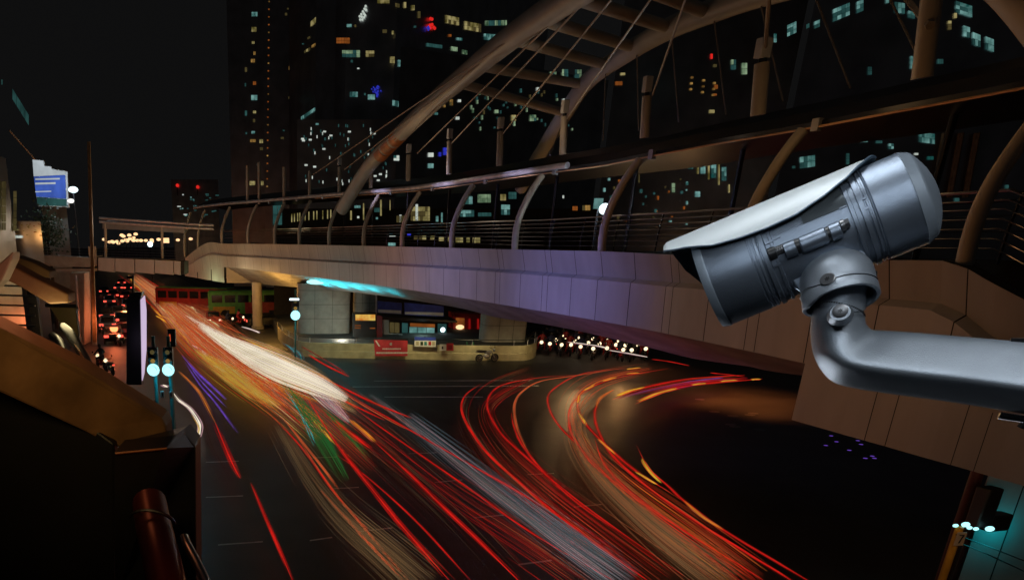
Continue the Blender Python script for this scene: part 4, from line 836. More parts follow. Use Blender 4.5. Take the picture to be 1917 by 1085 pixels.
def skin_figure(name, joints, edges, m, parent=None, lv=2):
    me = bpy.data.meshes.new(name); ks = list(joints); me.from_pydata([joints[k][0] for k in ks], [(ks.index(a), ks.index(b)) for a, b in edges], [])
    o = bpy.data.objects.new(name, me); COL.objects.link(o); md = o.modifiers.new("skin", 'SKIN')
    for i, k in enumerate(ks):
        r = joints[k][1]; me.skin_vertices[0].data[i].radius = (r, r) if not isinstance(r, tuple) else r
        me.skin_vertices[0].data[i].use_root = (i == 0)
    s_ = o.modifiers.new("sub", 'SUBSURF'); s_.levels = lv; s_.render_levels = lv
    dg_ = bpy.context.evaluated_depsgraph_get(); me2 = bpy.data.meshes.new_from_object(o.evaluated_get(dg_))
    o.modifiers.clear(); o.data = me2; me2.materials.clear(); me2.materials.append(m)
    for p in me2.polygons: p.use_smooth = True
    if parent: o.parent = parent
    return o
def moto_proto(paint):
    t = thing("motorcycle", "motorcycle", "motorcycle", (0, 0, 0))
    for x in (-0.62, 0.62):
        w = MB(); pts = [Vector((x + 0.26 * cos(a), 0, 0.3 + 0.26 * sin(a))) for a in [2 * pi * i / 16 for i in range(17)]]
        w.tube(pts, 0.05, 6, False); w = w.build("wheel", M["rubber"], t, smooth=True)
        MB().disc((x, -0.03, 0.3), (0, 1, 0), 0.2, 0.06, 12).build("rim", M["darksteel"], w)
    b = MB(); b.ball((0.05, 0, 0.72), 0.25, 12, 8, (1.3, 0.6, 0.6)); b.ball((0.0, 0, 0.45), 0.22, 10, 6, (1.2, 0.6, 0.9)); b.tube([(0.3, 0, 0.8), (0.62, 0, 0.3)], 0.05, 8); b.tube([(-0.1, 0, 0.55), (-0.62, 0, 0.3)], 0.05, 8); b.build("body", paint, t, smooth=True)
    MB().tube([(-0.85, 0, 0.84), (-0.5, 0, 0.8), (-0.1, 0, 0.78)], [0.08, 0.12, 0.1], 10).build("seat", M["black"], t, smooth=True)
    MB().tube([(0.3, -0.36, 1.02), (0.42, 0, 0.95), (0.3, 0.36, 1.02)], 0.025, 6).build("handlebar", M["darksteel"], t)
    MB().ball((0.52, 0, 0.88), 0.14, 12, 8, (0.7, 1, 1)).build("headlight", E["head"], t, smooth=True)
    MB().box((-0.9, 0, 0.75), (0.06, 0.16, 0.08)).build("taillight", E["tail"], t)
    for y in (-0.4, 0.4): MB().disc((0.36, y, 1.18), (1, 0, 0.2), 0.06, 0.02, 10).build("mirror", M["darksteel"], t)
    return t
def rider_proto(cloth):
    t = thing("person", "person", "person", (0, 0, 0))
    J = {"pelvis": ((-0.25, 0, 0.9), 0.15), "waist": ((-0.22, 0, 1.08), 0.13), "chest": ((-0.12, 0, 1.3), 0.17), "neck": ((-0.06, 0, 1.48), 0.065), "head": ((-0.02, 0, 1.6), 0.10), "top": ((-0.02, 0, 1.70), 0.085)}
    ed = [("pelvis", "waist"), ("waist", "chest"), ("chest", "neck"), ("neck", "head"), ("head", "top")]
    for n_, s_ in (("l", 1), ("r", -1)):
        J.update({"sh" + n_: ((-0.1, 0.2 * s_, 1.38), 0.07), "el" + n_: ((0.06, 0.33 * s_, 1.16), 0.05), "wr" + n_: ((0.27, 0.34 * s_, 1.05), 0.038), "ha" + n_: ((0.33, 0.33 * s_, 1.04), 0.042),
                  "hp" + n_: ((-0.22, 0.12 * s_, 0.86), 0.11), "kn" + n_: ((0.2, 0.24 * s_, 0.78), 0.075), "an" + n_: ((0.0, 0.26 * s_, 0.36), 0.05), "to" + n_: ((0.18, 0.27 * s_, 0.3), 0.045)})
        ed += [("chest", "sh" + n_), ("sh" + n_, "el" + n_), ("el" + n_, "wr" + n_), ("wr" + n_, "ha" + n_), ("pelvis", "hp" + n_), ("hp" + n_, "kn" + n_), ("kn" + n_, "an" + n_), ("an" + n_, "to" + n_)]
    b = skin_figure("body", J, ed, cloth, t, 1)
    MB().ball((0.0, 0, 1.64), 0.15, 12, 8, (1.05, 0.9, 1)).build("helmet", M["black"], t, smooth=True)
    return t
mp = [moto_proto(M["black"]), moto_proto(M["red"]), moto_proto(M["silver"])]
rp = [rider_proto(M["navy"]), rider_proto(M["red"]), rider_proto(M["black"])]
usedm, usedr = [0, 0, 0], [0, 0, 0]
MLAB = ["black motorcycle with lit headlight waiting in the crowd under the skywalk", "red motorcycle with lit headlight waiting in the crowd under the skywalk", "silver motorcycle with lit headlight waiting in the crowd under the skywalk"]
RLAB = ["rider in dark blue clothes and black helmet astride a waiting motorcycle", "rider in a red jacket and black helmet astride a waiting motorcycle", "rider in black clothes and helmet astride a waiting motorcycle"]
CROWD = [(1012, 659), (1028, 662), (1046, 664), (1064, 664), (1085, 668), (1110, 672), (1135, 671), (1160, 674), (1182, 675), (1203, 672), (1020, 651), (1038, 654), (1056, 654), (1075, 657), (1098, 660), (1122, 662), (1147, 664), (1170, 665), (1192, 664), (1030, 645), (1052, 647), (1080, 650), (1106, 652), (1132, 655), (1158, 657)]
MC = ["black", "red", "silver"]; RC = ["dark blue", "red", "black"]
for i, (x, y) in enumerate(CROWD):
    k = (i * 7) % 3; j = (i * 5 + 1) % 3
    o = mp[k] if not usedm[k] else copy_tree(mp[k]); usedm[k] = 1
    place(o, x, y, math.atan2(-(gl(x, y).y), -gl(x, y).x + 3) + random.uniform(-0.25, 0.25), MLAB[k], "%s motorcycles waiting under the skywalk" % MC[k])
    q = rp[j] if not usedr[j] else copy_tree(rp[j]); usedr[j] = 1
    q.location = o.location; q.rotation_euler = o.rotation_euler; q["label"] = RLAB[j]; q["group"] = "%s clad riders waiting under the skywalk" % RC[j]
o = copy_tree(mp[2]); place(o, 911, 677, 0.15, "silver motorcycle parked against the plaza wall by the green ladder"); del o["group"]
for ch in o.children:
    if ch.name.startswith(("headlight", "taillight")):
        ch.material_slots[0].link = 'OBJECT'; ch.material_slots[0].material = M["silver"]
for x, y, k, lab in ((190, 690, 1, "red motorcycle parked at the kerb left of the lightbox panel"), (205, 700, 2, "silver motorcycle parked at the kerb nearest the brown beam"), (428, 612, 0, "black motorcycle crossing beside the amber column"), (448, 609, 1, "red motorcycle beside the amber column")):
    o = copy_tree(mp[k]); place(o, x, y, 0.6 if x > 300 else 2.2, lab); del o["group"]
for x, y, k, lab in ((190, 690, 2, "rider in black on the red motorcycle left of the lightbox"), (428, 612, 0, "rider in dark blue crossing beside the amber column"), (448, 609, 1, "rider in red beside the amber column")):
    o = copy_tree(rp[k]); place(o, x, y, 0.6 if x > 300 else 2.2, lab); del o["group"]
for x, y, k, lab in ((199, 566, 1, "far red motorcycle with lit headlight filtering along the left kerb"), (206, 590, 2, "silver motorcycle with lit headlight between the left pier and the queue"), (226, 606, 1, "red motorcycle with lit headlight beside the stopped black saloon"), (198, 632, 0, "black motorcycle with lit headlight nearest the pier foot"), (221, 646, 2, "silver motorcycle with lit headlight behind the nearest saloons")):
    o = copy_tree(mp[k]); place(o, x, y, rang + pi + 0.3, lab); del o["group"]
lamp("crowd_glow", G(1090, 648, 2.4), 350, (1, 0.6, 0.25), 0.4); lamp("crowd_glow", G(1170, 668, 1.6), 160, (1, 0.5, 0.18), 0.3)
lamp("curb_light", G(195, 690, 2.5), 30, (1, 0.5, 0.3), 0.3)

# ================================================================== light streams on the road
DIM = dict(red="dred", dred="maroon", ored="rust", orange="rust", yellow="ored", cream="ybrown", white="pink", violet="dviolet", cyan="dcyan", bgrey="grey")
def T(pts, e, pxw, label, z=0.75, group="vehicle light streams over the road"):
    """one vehicle lamp's course: a bright core with dimmer fringes beside it"""
    w = [G(x, y, z) for x, y in pts]; C2 = cr(w, 8) if len(w) > 2 else [w[0].lerp(w[1], i / 8) for i in range(9)]
    near = min(w, key=lambda p: p.length); dep = (near - CAM).length
    u = dep / FPX / 1.05; L = len(C2); t = thing("light_stream", label, "light stream", C2[L // 2], group)
    ph, ph2 = R() * 6, R() * 6
    def lane(off, rad, nm, mm, i0=0, i1=None):
        i1 = i1 or L; row = []; rr = []
        for i in range(i0, i1):
            d = (C2[min(i + 1, L - 1)] - C2[max(i - 1, 0)]).normalized(); n = Vector((d.y, -d.x, 0))
            row.append(C2[i] + n * (off * u + 0.25 * u * sin(i * 0.55 + ph)) + Vector((0, 0, 0.002 * sin(i * 0.7 + ph2))))
            k = min(i - i0, i1 - 1 - i) / max(1, i1 - i0 - 1); rr.append(max(1e-4, rad * u * min(1, 0.12 + 4.0 * k) * (0.85 + 0.15 * sin(i * 0.9 + ph))))
        MB().tube(row, rr, 6).build(nm, E[mm], t, smooth=True)
    lane(0, pxw * 0.26, "core", e)
    for k in range(4 if pxw > 3.4 else 2):
        sd = (1 if k % 2 else -1) * pxw * (0.42 + 0.26 * (k // 2) + R() * 0.14)
        a = int(R() * L * 0.3) if L > 10 else 0; b = L - (int(R() * L * 0.25) if L > 10 else 0)
        lane(sd, pxw * (0.10 + 0.08 * R()), "fringe", DIM.get(e, e) if (k > 1 or R() < 0.65) else e, a, max(b, a + 4) if L > 10 else None)
def bundle(center, hw, e, n, label, z=(0.3, 1.5), seg=0.55, px=1.4, grp="vehicle light streams over the road", edge=1.6, mix=None, open_end=False):
    """many hair-thin streams filling the course of one vehicle; hw = half-width in pixels at each point"""
    groups = {}; n = int(n * 2.1); px *= 0.31; edge *= 1.4
    C = cr([(x, y, h) for (x, y), h in zip(center, hw)], 6)
    for k in range(n):
        o_ = random.gauss(0, 1) / edge; o_ = max(-1.1, min(1.1, o_))
        ln = seg * (0.35 + R() * 0.9); mid = R() * 1.1 - 0.05 if open_end else 0.5 + random.gauss(0, 0.19)
        if open_end and R() < 0.5: mid = 1.0 - R() * 0.4
        a, b = max(0, mid - ln / 2), min(1, mid + ln / 2)
        if b - a < 0.06: continue
        if not open_end: o_ *= 1 - 0.55 * abs(2 * (a + b) / 2 - 1)
        i0, i1 = int(a * (len(C) - 1)), max(int(b * (len(C) - 1)), int(a * (len(C) - 1)) + 2); i1 = min(i1, len(C) - 1); i0 = min(i0, i1 - 2)
        zz = random.uniform(*z); row = []
        for i in range(i0, i1 + 1):
            d = C[min(i + 1, len(C) - 1)] - C[max(i - 1, 0)]; nx, ny = -d.y, d.x; ll = sqrt(nx * nx + ny * ny) or 1
            row.append(G(C[i].x + nx / ll * C[i].z * o_, C[i].y + ny / ll * C[i].z * o_ + 0, zz))
        dep = min((p - CAM).length for p in row); r = px * (0.6 + R() * 0.8) * 0.5 * dep / FPX
        L = len(row); rr = [r * min(1, 0.05 + 2.2 * min(i, L - 1 - i) / L) for i in range(L)]
        ee = random.choice(mix) if mix and R() < 0.4 else e
        groups.setdefault(ee, MB()).tube(row, rr, 3, False)
    t = thing("light_streak_band", label, "light stream", G(*center[len(center) // 2], 0.3), grp); t["kind"] = "stuff"
    for ee, m in groups.items():
        o = m.build("streaks", E[ee], t); o["kind"] = "stuff"
# wide ghost bands of single vehicles
bundle([(520, 790), (575, 880), (640, 960), (720, 1030), (800, 1100)], [22, 30, 40, 46, 52], "brown", 130, "broad soft brown band of light sweeping to the bottom edge", (0.2, 1.3), px=2.6, mix=["tan", "brown", "maroon"], open_end=True)
bundle([(760, 780), (860, 858), (960, 935), (1060, 1010), (1180, 1095)], [18, 26, 32, 36, 40], "bgrey", 170, "broad grey-blue band of light crossing the middle foreground lanes", (0.2, 1.4), px=2.2, mix=["grey", "bgrey", "pink"], open_end=True)
bundle([(690, 735), (800, 820), (900, 900), (1030, 1000), (1150, 1090)], [7, 9, 10, 12, 14], "grey", 70, "thin pale grey edge band along the grey-blue band", (0.2, 0.6), px=1.8, mix=["pink", "grey"], open_end=True)
bundle([(1120, 735), (1085, 770), (1080, 820), (1120, 890), (1190, 960), (1270, 1025), (1370, 1095)], [14, 20, 24, 26, 30, 36, 44], "tan", 150, "broad tan band of light curving round the right bend", (0.2, 1.3), px=2.2, mix=["brown", "tan", "rust"], open_end=True)
bundle([(520, 705), (570, 770), (610, 830), (650, 900)], [14, 20, 22, 18], "green", 75, "translucent green band of light in the middle lanes", (0.2, 1.3), px=2.6, mix=["green"])
bundle([(600, 760), (640, 800), (690, 860)], [12, 16, 12], "green", 35, "second shorter green band of light right of the first", (0.2, 1.2), px=2.4)
bundle([(365, 655), (420, 690), (470, 725), (525, 762)], [10, 17, 19, 15], "ybrown", 210, "ochre yellow band of light left of the white glare", (0.2, 1.3), px=2.4, mix=["yellow", "ybrown", "orange"])
bundle([(372, 607), (420, 637), (470, 664), (525, 690), (600, 722), (650, 748)], [7, 12, 19, 23, 19, 9], "white", 330, "dazzling white glare of headlights streaming through the middle lanes", (1.0, 1.5), px=2.2, mix=["white", "cream", "cream", "pink"], edge=1.25, seg=0.75)
bundle([(345, 590), (385, 612), (410, 630)], [4, 6, 5], "white", 60, "short white glare higher up the road above the main glare", (0.3, 1.0), px=1.8)
bundle([(365, 604), (420, 638), (470, 666), (525, 694), (600, 728), (670, 768)], [12, 19, 28, 33, 28, 14], "orange", 170, "warm orange and cream streaks wrapping the dazzling white glare", (0.6, 1.0), px=2.0, mix=["cream", "yellow", "ored", "cream"], seg=0.5, edge=1.2)
bundle([(545, 695), (590, 728), (620, 755), (655, 790)], [10, 14, 14, 7], "pink", 130, "pinkish white glow of streaks trailing below the white glare", (0.5, 1.2), px=2.0, mix=["pink", "white", "bgrey", "ored"], seg=0.7)
bundle([(330, 600), (400, 650), (500, 715), (600, 790), (700, 880)], [26, 40, 44, 40, 34], "red", 46, "long fine red streaks running through the far and middle lanes", (0.6, 0.95), px=3.0, seg=0.45, mix=["dred", "ored", "orange"])
bundle([(600, 735), (720, 820), (850, 915), (1000, 1010), (1120, 1090)], [46, 55, 62, 70, 76], "dred", 46, "fine dark red streaks between the straight red streams", (0.5, 0.9), px=2.6, seg=0.5, mix=["red", "maroon", "rust"], open_end=True)
bundle([(1000, 702), (930, 735), (905, 775), (940, 840), (1020, 915), (1130, 1000), (1250, 1090)], [16, 22, 26, 30, 36, 44, 52], "dred", 64, "fine red streaks accompanying the outer streams of the right bend", (0.5, 0.9), px=2.4, seg=0.4, mix=["red", "maroon", "rust"], open_end=True)
bundle([(1220, 690), (1120, 715), (1075, 760), (1095, 830), (1170, 905), (1300, 1000), (1420, 1090)], [10, 18, 26, 30, 34, 40, 46], "ored", 60, "fine orange streaks accompanying the inner streams of the right bend", (0.5, 0.9), px=2.2, seg=0.4, mix=["red", "orange", "dred", "rust"], open_end=True)
bundle([(1400, 706), (1300, 714), (1210, 730), (1150, 748)], [5, 8, 9, 8], "dred", 40, "fine red streaks running under the skywalk at right", (0.5, 0.9), px=2.0, seg=0.6, mix=["red", "rust", "dviolet"])
bundle([(250, 515), (300, 556), (370, 615), (450, 680), (540, 760)], [13, 24, 46, 50, 44], "rust", 520, "dense field of rusty red streaks filling the far lanes", (0.3, 1.3), px=1.7, seg=0.4, mix=["ored", "orange", "red", "ored", "cream"])
bundle([(240, 515), (290, 556), (350, 612), (420, 672), (520, 750), (600, 820)], [11, 20, 38, 46, 42, 40], "ored", 230, "bright orange and yellow streaks scattered through the far lanes", (0.5, 0.9), px=1.9, seg=0.28, mix=["yellow", "cream", "cream", "red", "orange"])
bundle([(600, 740), (680, 800), (760, 870), (860, 960), (980, 1085)], [40, 46, 50, 55, 60], "maroon", 50, "faint maroon haze of streaks between the red streams", (0.1, 0.6), px=2.5, seg=0.5, mix=["brown", "dred"])
bundle([(880, 735), (870, 780), (910, 850), (990, 930), (1090, 1010), (1200, 1090)], [14, 16, 22, 30, 40, 46], "maroon", 45, "faint maroon streaks along the outer right bend", (0.1, 0.6), px=2.2, seg=0.4, mix=["brown", "dred"])
bundle([(380, 760), (400, 830), (440, 900)], [40, 40, 30], "maroon", 20, "hardly visible dark streaks in the empty left lane", (0.05, 0.2), px=1.5)
# clear single streams, straight lanes
T([(652, 783), (676, 803), (702, 827)], "orange", 7, "short orange stream that turns into the thick red one right of the green band")
T([(700, 825), (757, 877), (832, 950), (905, 1020), (985, 1100)], "red", 9, "thick clean red stream running to the bottom edge right of the green band")
T([(560, 720), (626, 823), (713, 935), (775, 1010), (850, 1095)], "red", 10, "thickest red stream through the middle of the brown band's right edge")
T([(630, 850), (691, 895), (785, 981), (890, 1095)], "red", 4, "narrow red stream beside the thickest red one")
T([(700, 930), (740, 968), (800, 1030), (860, 1092)], "dred", 4, "dim dark red stream ending at the bottom near the thick pair")
T([(469, 903), (506, 988), (552, 1095)], "red", 6, "lone straight red stream in the dark left lane, lower piece")
T([(403, 790), (428, 851), (450, 895)], "red", 8, "red stream in the dark left lane, upper piece ending abruptly")
T([(334, 694), (358, 716), (378, 742), (404, 793)], "orange", 5, "orange stream beginning beside the right paired signal")
T([(600, 916), (669, 992), (760, 1092)], "ored", 5, "orange-red stream at the left edge of the brown band")
T([(528, 779), (588, 854), (634, 915)], "ored", 4, "orange-red stream ending in the middle of the brown band")
T([(545, 800), (619, 910), (675, 979), (772, 1095)], "ored", 4.5, "long orange-red stream inside the brown band")
T([(497, 766), (560, 832), (632, 929), (690, 990)], "red", 4, "red stream above the brown band from the ochre band's end")
T([(625, 785), (658, 812), (692, 838)], "red", 10, "short fat red stream just right of the green band")
T([(576, 663), (613, 685), (655, 705)], "red", 4, "short red stream below the plaza wall's left corner")
T([(560, 690), (607, 709), (692, 750), (770, 782)], "red", 5, "red stream passing close under the dark empty asphalt")
T([(590, 700), (690, 760), (779, 811), (900, 880), (1025, 952), (1120, 1018), (1225, 1095)], "red", 6.5, "long red stream along the upper edge of the grey-blue band")
T([(629, 735), (700, 790), (779, 845), (880, 915), (996, 997), (1165, 1095)], "red", 5, "long red stream along the lower edge of the grey-blue band")
T([(572, 716), (640, 748), (720, 786)], "red", 5, "red stream ending right of the white glare")
T([(590, 712), (650, 740), (700, 770), (765, 805)], "ored", 3, "fine orange-red stream above the grey-blue band")
T([(560, 645), (620, 680), (654, 703)], "dred", 3, "dim short red stream by the plaza wall corner")
T([(455, 633), (500, 655), (560, 688), (600, 705)], "yellow", 5, "yellow stream running along the top edge of the white glare")
T([(575, 690), (600, 702), (625, 716)], "orange", 5, "orange stream continuing off the end of the white glare")
T([(582, 782), (602, 803), (627, 831)], "yellow", 4, "short yellow stream lying over the green band")
T([(525, 718), (548, 750), (578, 800), (590, 830)], "cyan", 3, "thin cyan stream inside the green band, left one")
T([(535, 722), (560, 770), (588, 835)], "cyan", 2.5, "thin cyan stream inside the green band, right one")
for i in range(5): T([(527 + i * 7, 640 + i * 3), (543 + i * 6, 652 + i * 3.5), (553 + i * 4, 668 + i * 2)], "cyan" if i % 2 else "bgrey", 2, "thin cyan hooked light stream at the plaza wall corner", group="cyan hooked streams at the wall corner")
T([(340, 664), (362, 690), (388, 715), (423, 748)], "violet", 5, "bright violet stream right of the paired signals")
T([(345, 676), (375, 720), (405, 755), (445, 810)], "violet", 3.5, "longer thin violet stream ending in the dark left lane")
T([(352, 680), (380, 716), (424, 762)], "violet", 3, "dim violet stream between the two others")
T([(321, 729), (335, 748), (357, 765), (374, 793), (372, 815), (361, 833)], "white", 8, "hooked white light stream curving beside the signal poles", z=0.6)
T([(358, 775), (372, 800), (366, 825)], "yellow", 3, "thin yellow stream inside the hooked white one")
T([(305, 720), (309, 722), (314, 724)], "white", 7, "stub of white light above the hooked white stream")
T([(452, 611), (475, 618), (486, 623)], "white", 4, "short white stream near the dark parked saloon")
T([(400, 612), (430, 630), (520, 690)], "cream", 4, "cream stream in the middle of the far lanes")
for x0, y0, x1, y1, e, lab in ((379, 594, 413, 614, "cream", "cream dash of light under the dark red car"), (340, 560, 372, 590, "cream", "cream dash of light at the far barrier"), (353, 602, 374, 616, "yellow", "yellow dash of light highest in the far lanes"), (376, 618, 405, 640, "yellow", "yellow dash of light above the white glare"), (327, 613, 356, 645, "yellow", "yellow dash of light right of the lightbox"), (300, 575, 330, 600, "cream", "cream dash of light above the lightbox edge"), (290, 590, 312, 605, "yellow", "yellow dash of light touching the lightbox face"), (400, 683, 420, 698, "cream", "cream dash of light over the ochre band"), (455, 675, 480, 690, "cream", "cream dash of light under the white glare"), (500, 675, 560, 728, "orange", "orange dash of light from the white glare to the green band"), (455, 690, 512, 718, "cream", "cream dash of light crossing the ochre band"), (360, 645, 390, 668, "white", "white dash of light at the ochre band's start")):
    T([(x0, y0), ((x0 + x1) / 2 + 2, (y0 + y1) / 2 - 1), (x1, y1)], e, 4, lab)
T([(222, 514), (245, 531), (262, 545), (275, 563), (300, 585)], "red", 3, "red stream starting below the far footbridge, left one")
T([(258, 513), (300, 538), (350, 570), (420, 622), (470, 650)], "red", 3.5, "red stream along the far right edge of the road")
T([(270, 524), (330, 562), (400, 600), (470, 632)], "ored", 2.5, "orange-red stream hugging the far barrier")
T([(240, 514), (250, 530), (262, 541), (272, 556)], "yellow", 3, "wavy yellow stream just below the far footbridge")
T([(282, 572), (300, 590), (315, 596), (330, 616)], "yellow", 3.5, "wavy yellow stream right of the lightbox top")
# streams round the right-hand bend
c5 = lambda L: [(820 + x / 2.4375, 640 + y / 2.4375) for x, y in L]
T(c5([(195, 190), (130, 235), (105, 290), (130, 370), (220, 500), (370, 640), (560, 800), (830, 1000), (970, 1095)]), "red", 6, "outermost red stream of the right bend")
T(c5([(640, 150), (480, 160), (330, 185), (260, 215), (225, 270), (240, 340), (300, 430), (420, 540), (560, 660), (800, 840), (1165, 1095)]), "red", 6, "second red stream of the right bend")
T(c5([(335, 320), (345, 380), (385, 470), (480, 590), (620, 720), (800, 850)]), "red", 5, "third red stream of the right bend starting beside the second")
T(c5([(860, 115), (650, 150), (480, 175), (390, 220), (350, 280), (355, 370), (400, 480), (480, 590)]), "ored", 4, "orange-red stream of the right bend curling back under the skywalk")
T(c5([(900, 118), (740, 130), (640, 150), (560, 190), (505, 240), (510, 310), (560, 390), (640, 470), (740, 580), (960, 760), (1200, 930), (1460, 1095)]), "red", 5, "long red stream sweeping through the middle of the right bend")
T(c5([(715, 205), (640, 250), (600, 310), (600, 390), (640, 470), (720, 570), (900, 710), (1100, 845), (1400, 1030), (1500, 1095)]), "red", 6, "red stream on the inner side of the tan band")
T(c5([(1050, 120), (830, 160), (700, 205), (645, 240), (640, 310), (680, 380), (810, 510), (930, 605), (1065, 687)]), "red", 5, "red stream carrying yellow dashes round the right bend")
for i, L in enumerate(([(860, 145), (920, 140)], [(750, 178), (815, 160)], [(665, 220), (715, 195)], [(636, 280), (645, 240)], [(640, 320), (676, 378)], [(730, 440), (810, 512)], [(900, 590), (1000, 650)], [(860, 124), (925, 116)])):
    T(c5([L[0], ((L[0][0] + L[1][0]) / 2, (L[0][1] + L[1][1]) / 2), L[1]]), "yellow", 3.6, "yellow dash of light on the red stream round the right bend", z=0.85, group="yellow dashes on the right bend")
T(c5([(800, 218), (745, 255), (716, 320), (730, 400), (790, 510), (930, 640), (1150, 800), (1400, 955), (1580, 1066), (1680, 1130)]), "red", 6, "innermost long red stream of the right bend")
T(c5([(800, 216), (740, 255), (722, 300)]), "orange", 4, "orange start of the innermost long red stream")
T(c5([(715, 440), (745, 530), (800, 610), (900, 700), (1010, 780)]), "red", 5, "red stream starting inside the tan band")
T(c5([(905, 470), (960, 570), (1060, 665), (1130, 730), (1300, 855), (1560, 1010), (1720, 1105)]), "red", 5, "lone inner red stream at the dark corner of the bend")
T(c5([(930, 530), (960, 580), (1020, 642)]), "yellow", 5, "yellow stretch on the lone inner red stream, upper", z=0.85)
T(c5([(1120, 722), (1200, 790), (1300, 855)]), "orange", 5, "orange stretch on the lone inner red stream, lower", z=0.85)
T(c5([(795, 262), (940, 208), (1150, 168), (1400, 150)]), "red", 5, "upper red stream running under the skywalk at right")
T(c5([(810, 246), (870, 224), (945, 204)]), "yellow", 5, "yellow start of the upper red stream under the skywalk", z=0.9)
T(c5([(900, 282), (1050, 222), (1200, 192), (1480, 168)]), "red", 6, "lower red stream running under the skywalk at right")
for i, (L, lab) in enumerate((([(915, 270), (1000, 235), (1090, 210)], "long yellow start of the lower red stream under the skywalk"), ([(1160, 195), (1190, 191), (1222, 187)], "middle yellow dash on the lower red stream"), ([(1290, 180), (1325, 176), (1365, 173)], "third yellow dash on the lower red stream"), ([(1430, 171), (1450, 170), (1472, 168)], "last yellow dash on the lower red stream"))):
    T(c5(L), "yellow", 6 if i == 0 else 4.5, lab, z=0.9)
T(c5([(1020, 205), (1150, 180), (1300, 162)]), "violet", 3, "faint violet stream between the two red ones under the skywalk")
T(c5([(1240, 140), (1300, 146), (1400, 158)]), "red", 3, "short red stream highest at the right under the skywalk")
T([(1063, 640), (1110, 646), (1140, 652)], "white", 5, "white light stream behind the motorcycle crowd, left", z=1.4)
T([(1140, 655), (1180, 662), (1212, 668)], "white", 4, "white light stream behind the motorcycle crowd, right", z=1.2)
T([(1220, 672), (1250, 676), (1290, 684)], "red", 3, "thin red stream right of the motorcycle crowd", z=0.8)
# warm pools of street light on the wet-looking asphalt, right
for x, y, pw_ in ((1330, 735, 650), (1190, 690, 300), (1430, 752, 900)): lamp("road_street_light", G(x, y, 0) + Vector((0, 0, 4.2)), pw_, (1, 0.28, 0.06), 0.4, 'SPOT', G(x, y, 0), 110, 0.9)
for x, y, pw_ in ((1560, 820, 8), (1620, 845, 8)): pass
lamp("pier_warm_fill", P(1880, 930, 12.6), 45, (1, 0.55, 0.28), 0.3)  # added warm lamp for the pier face, source unseen
sh = [(1310, 747), (1337, 770), (1372, 778), (1404, 776), (1410, 773), (1368, 794), (1376, 798), (1422, 803)]
for x, y in sh:
    a = G(x, y, 0.005); q = MB(); q.add([a + Vector((cos(k * pi / 4) * 0.28, sin(k * pi / 4) * 0.2, 0.002 * (k % 2))) for k in range(8)], [tuple(range(8))])
    tag(q.build("road_stud", M["steel"]), "small pale metal stud set in the orange-lit asphalt", "road stud", "studs in the orange lit asphalt")
for x, y in [(1556, 815), (1566, 826), (1606, 824), (1612, 831), (1590, 842), (1633, 853), (1637, 857), (1546, 833), (1620, 857)]:
    a = G(x, y, 0.005); q = MB(); q.add([a + Vector((cos(k * pi / 4) * 0.09, sin(k * pi / 4) * 0.07, 0.002 * (k % 2))) for k in range(8)], [tuple(range(8))])
    tag(q.build("ground_light", E["violet"]), "tiny violet light set in the dark ground below the clad end", "light", "violet ground lights below the skywalk end")

# ================================================================== left foreground stair structure
def slab(name, label, poly, Y, depth, m, cat, Yr=None):
    pts = [P(x, y, Y + (0 if Yr is None else (x / 300) * Yr)) for x, y in poly]
    o = MB().prism(pts, (0.0, depth, 0)).build(name, m, bevel=0.012)
    return tag(o, label, cat)
slab("brown_beam", "broad tawny beam slanting down across the left foreground", [(-60, 585), (0, 614), (150, 688), (303, 782), (311, 798), (312, 836), (214, 836), (160, 808), (0, 734), (-60, 706)], 3.4, 0.22, M["brownw"], "beam", 0.5)
slab("brown_beam", "short tawny beam higher up at the far left in front of the pier", [(14, 492), (60, 517), (127, 549), (128, 567), (92, 569), (40, 538), (8, 522)], 5.2, 0.2, M["brownw"], "beam", 0.6)
slab("brown_beam", "dark reddish beam just behind the short tawny one", [(26, 478), (60, 490), (92, 507), (93, 521), (60, 514), (22, 492)], 6.0, 0.2, M["brownw"], "beam")
slab("brown_beam", "steep pale edge plank at the extreme left", [(-10, 500), (24, 470), (22, 486), (4, 524), (-10, 540)], 5.0, 0.15, M["cream"], "beam")
slab("dark_filler_panel", "large black added panel filling the lower left corner", [(-80, 690), (0, 712), (160, 790), (214, 830), (214, 1140), (-80, 1140)], 3.7, 0.1, M["black"], "panel")  # black slab added to keep the lower left corner dark
rl = thing("stair_railing", "dark stair railing of thin horizontal bars at the far left", "railing", P(40, 640, 5.6))
for y in (535, 553, 571.5, 590, 608, 626): MB().tube([P(-40, y - 2, 5.6), P(66, y + 1, 5.6)], 0.008, 6).build("bar", M["steel"], rl)
MB().box(P(66, 590, 5.65), (0.07, 0.05, 0.55)).build("post", M["black"], rl)
sp2 = thing("side_screen", "dull greenish screen panel with dark top rail left of the pier", "screen", P(125, 650, 6.2))
MB().prism([P(92, 573, 6.2), P(142, 574, 6.2), P(148, 645, 6.2), P(128, 640, 6.2), P(110, 600, 6.2)], (0, 0.06, 0)).build("panel", mat("olive_screen", (0.14, 0.11, 0.045), 0.4), sp2)
MB().tube([P(85, 571, 6.18), P(143, 573, 6.18), P(144, 578, 6.18)], 0.016, 8).build("top_rail", M["black"], sp2); MB().tube([P(142.5, 577, 6.15), P(149, 645, 6.15)], 0.006, 6).build("edge_trim", M["steel"], sp2)
lamp("screen_light", P(120, 600, 5.4), 3, (1, 0.8, 0.4), 0.1)
es = thing("escalator_handrail", "pair of black curved escalator handrails with gold glints behind the beam", "handrail", P(130, 720, 4.9))
MB().tube(cr([P(98, 628, 5.4), P(112, 640, 5.2), P(124, 672, 4.9), P(135, 705, 4.6)], 5), 0.03, 10).build("rail", M["black"], es, smooth=True)
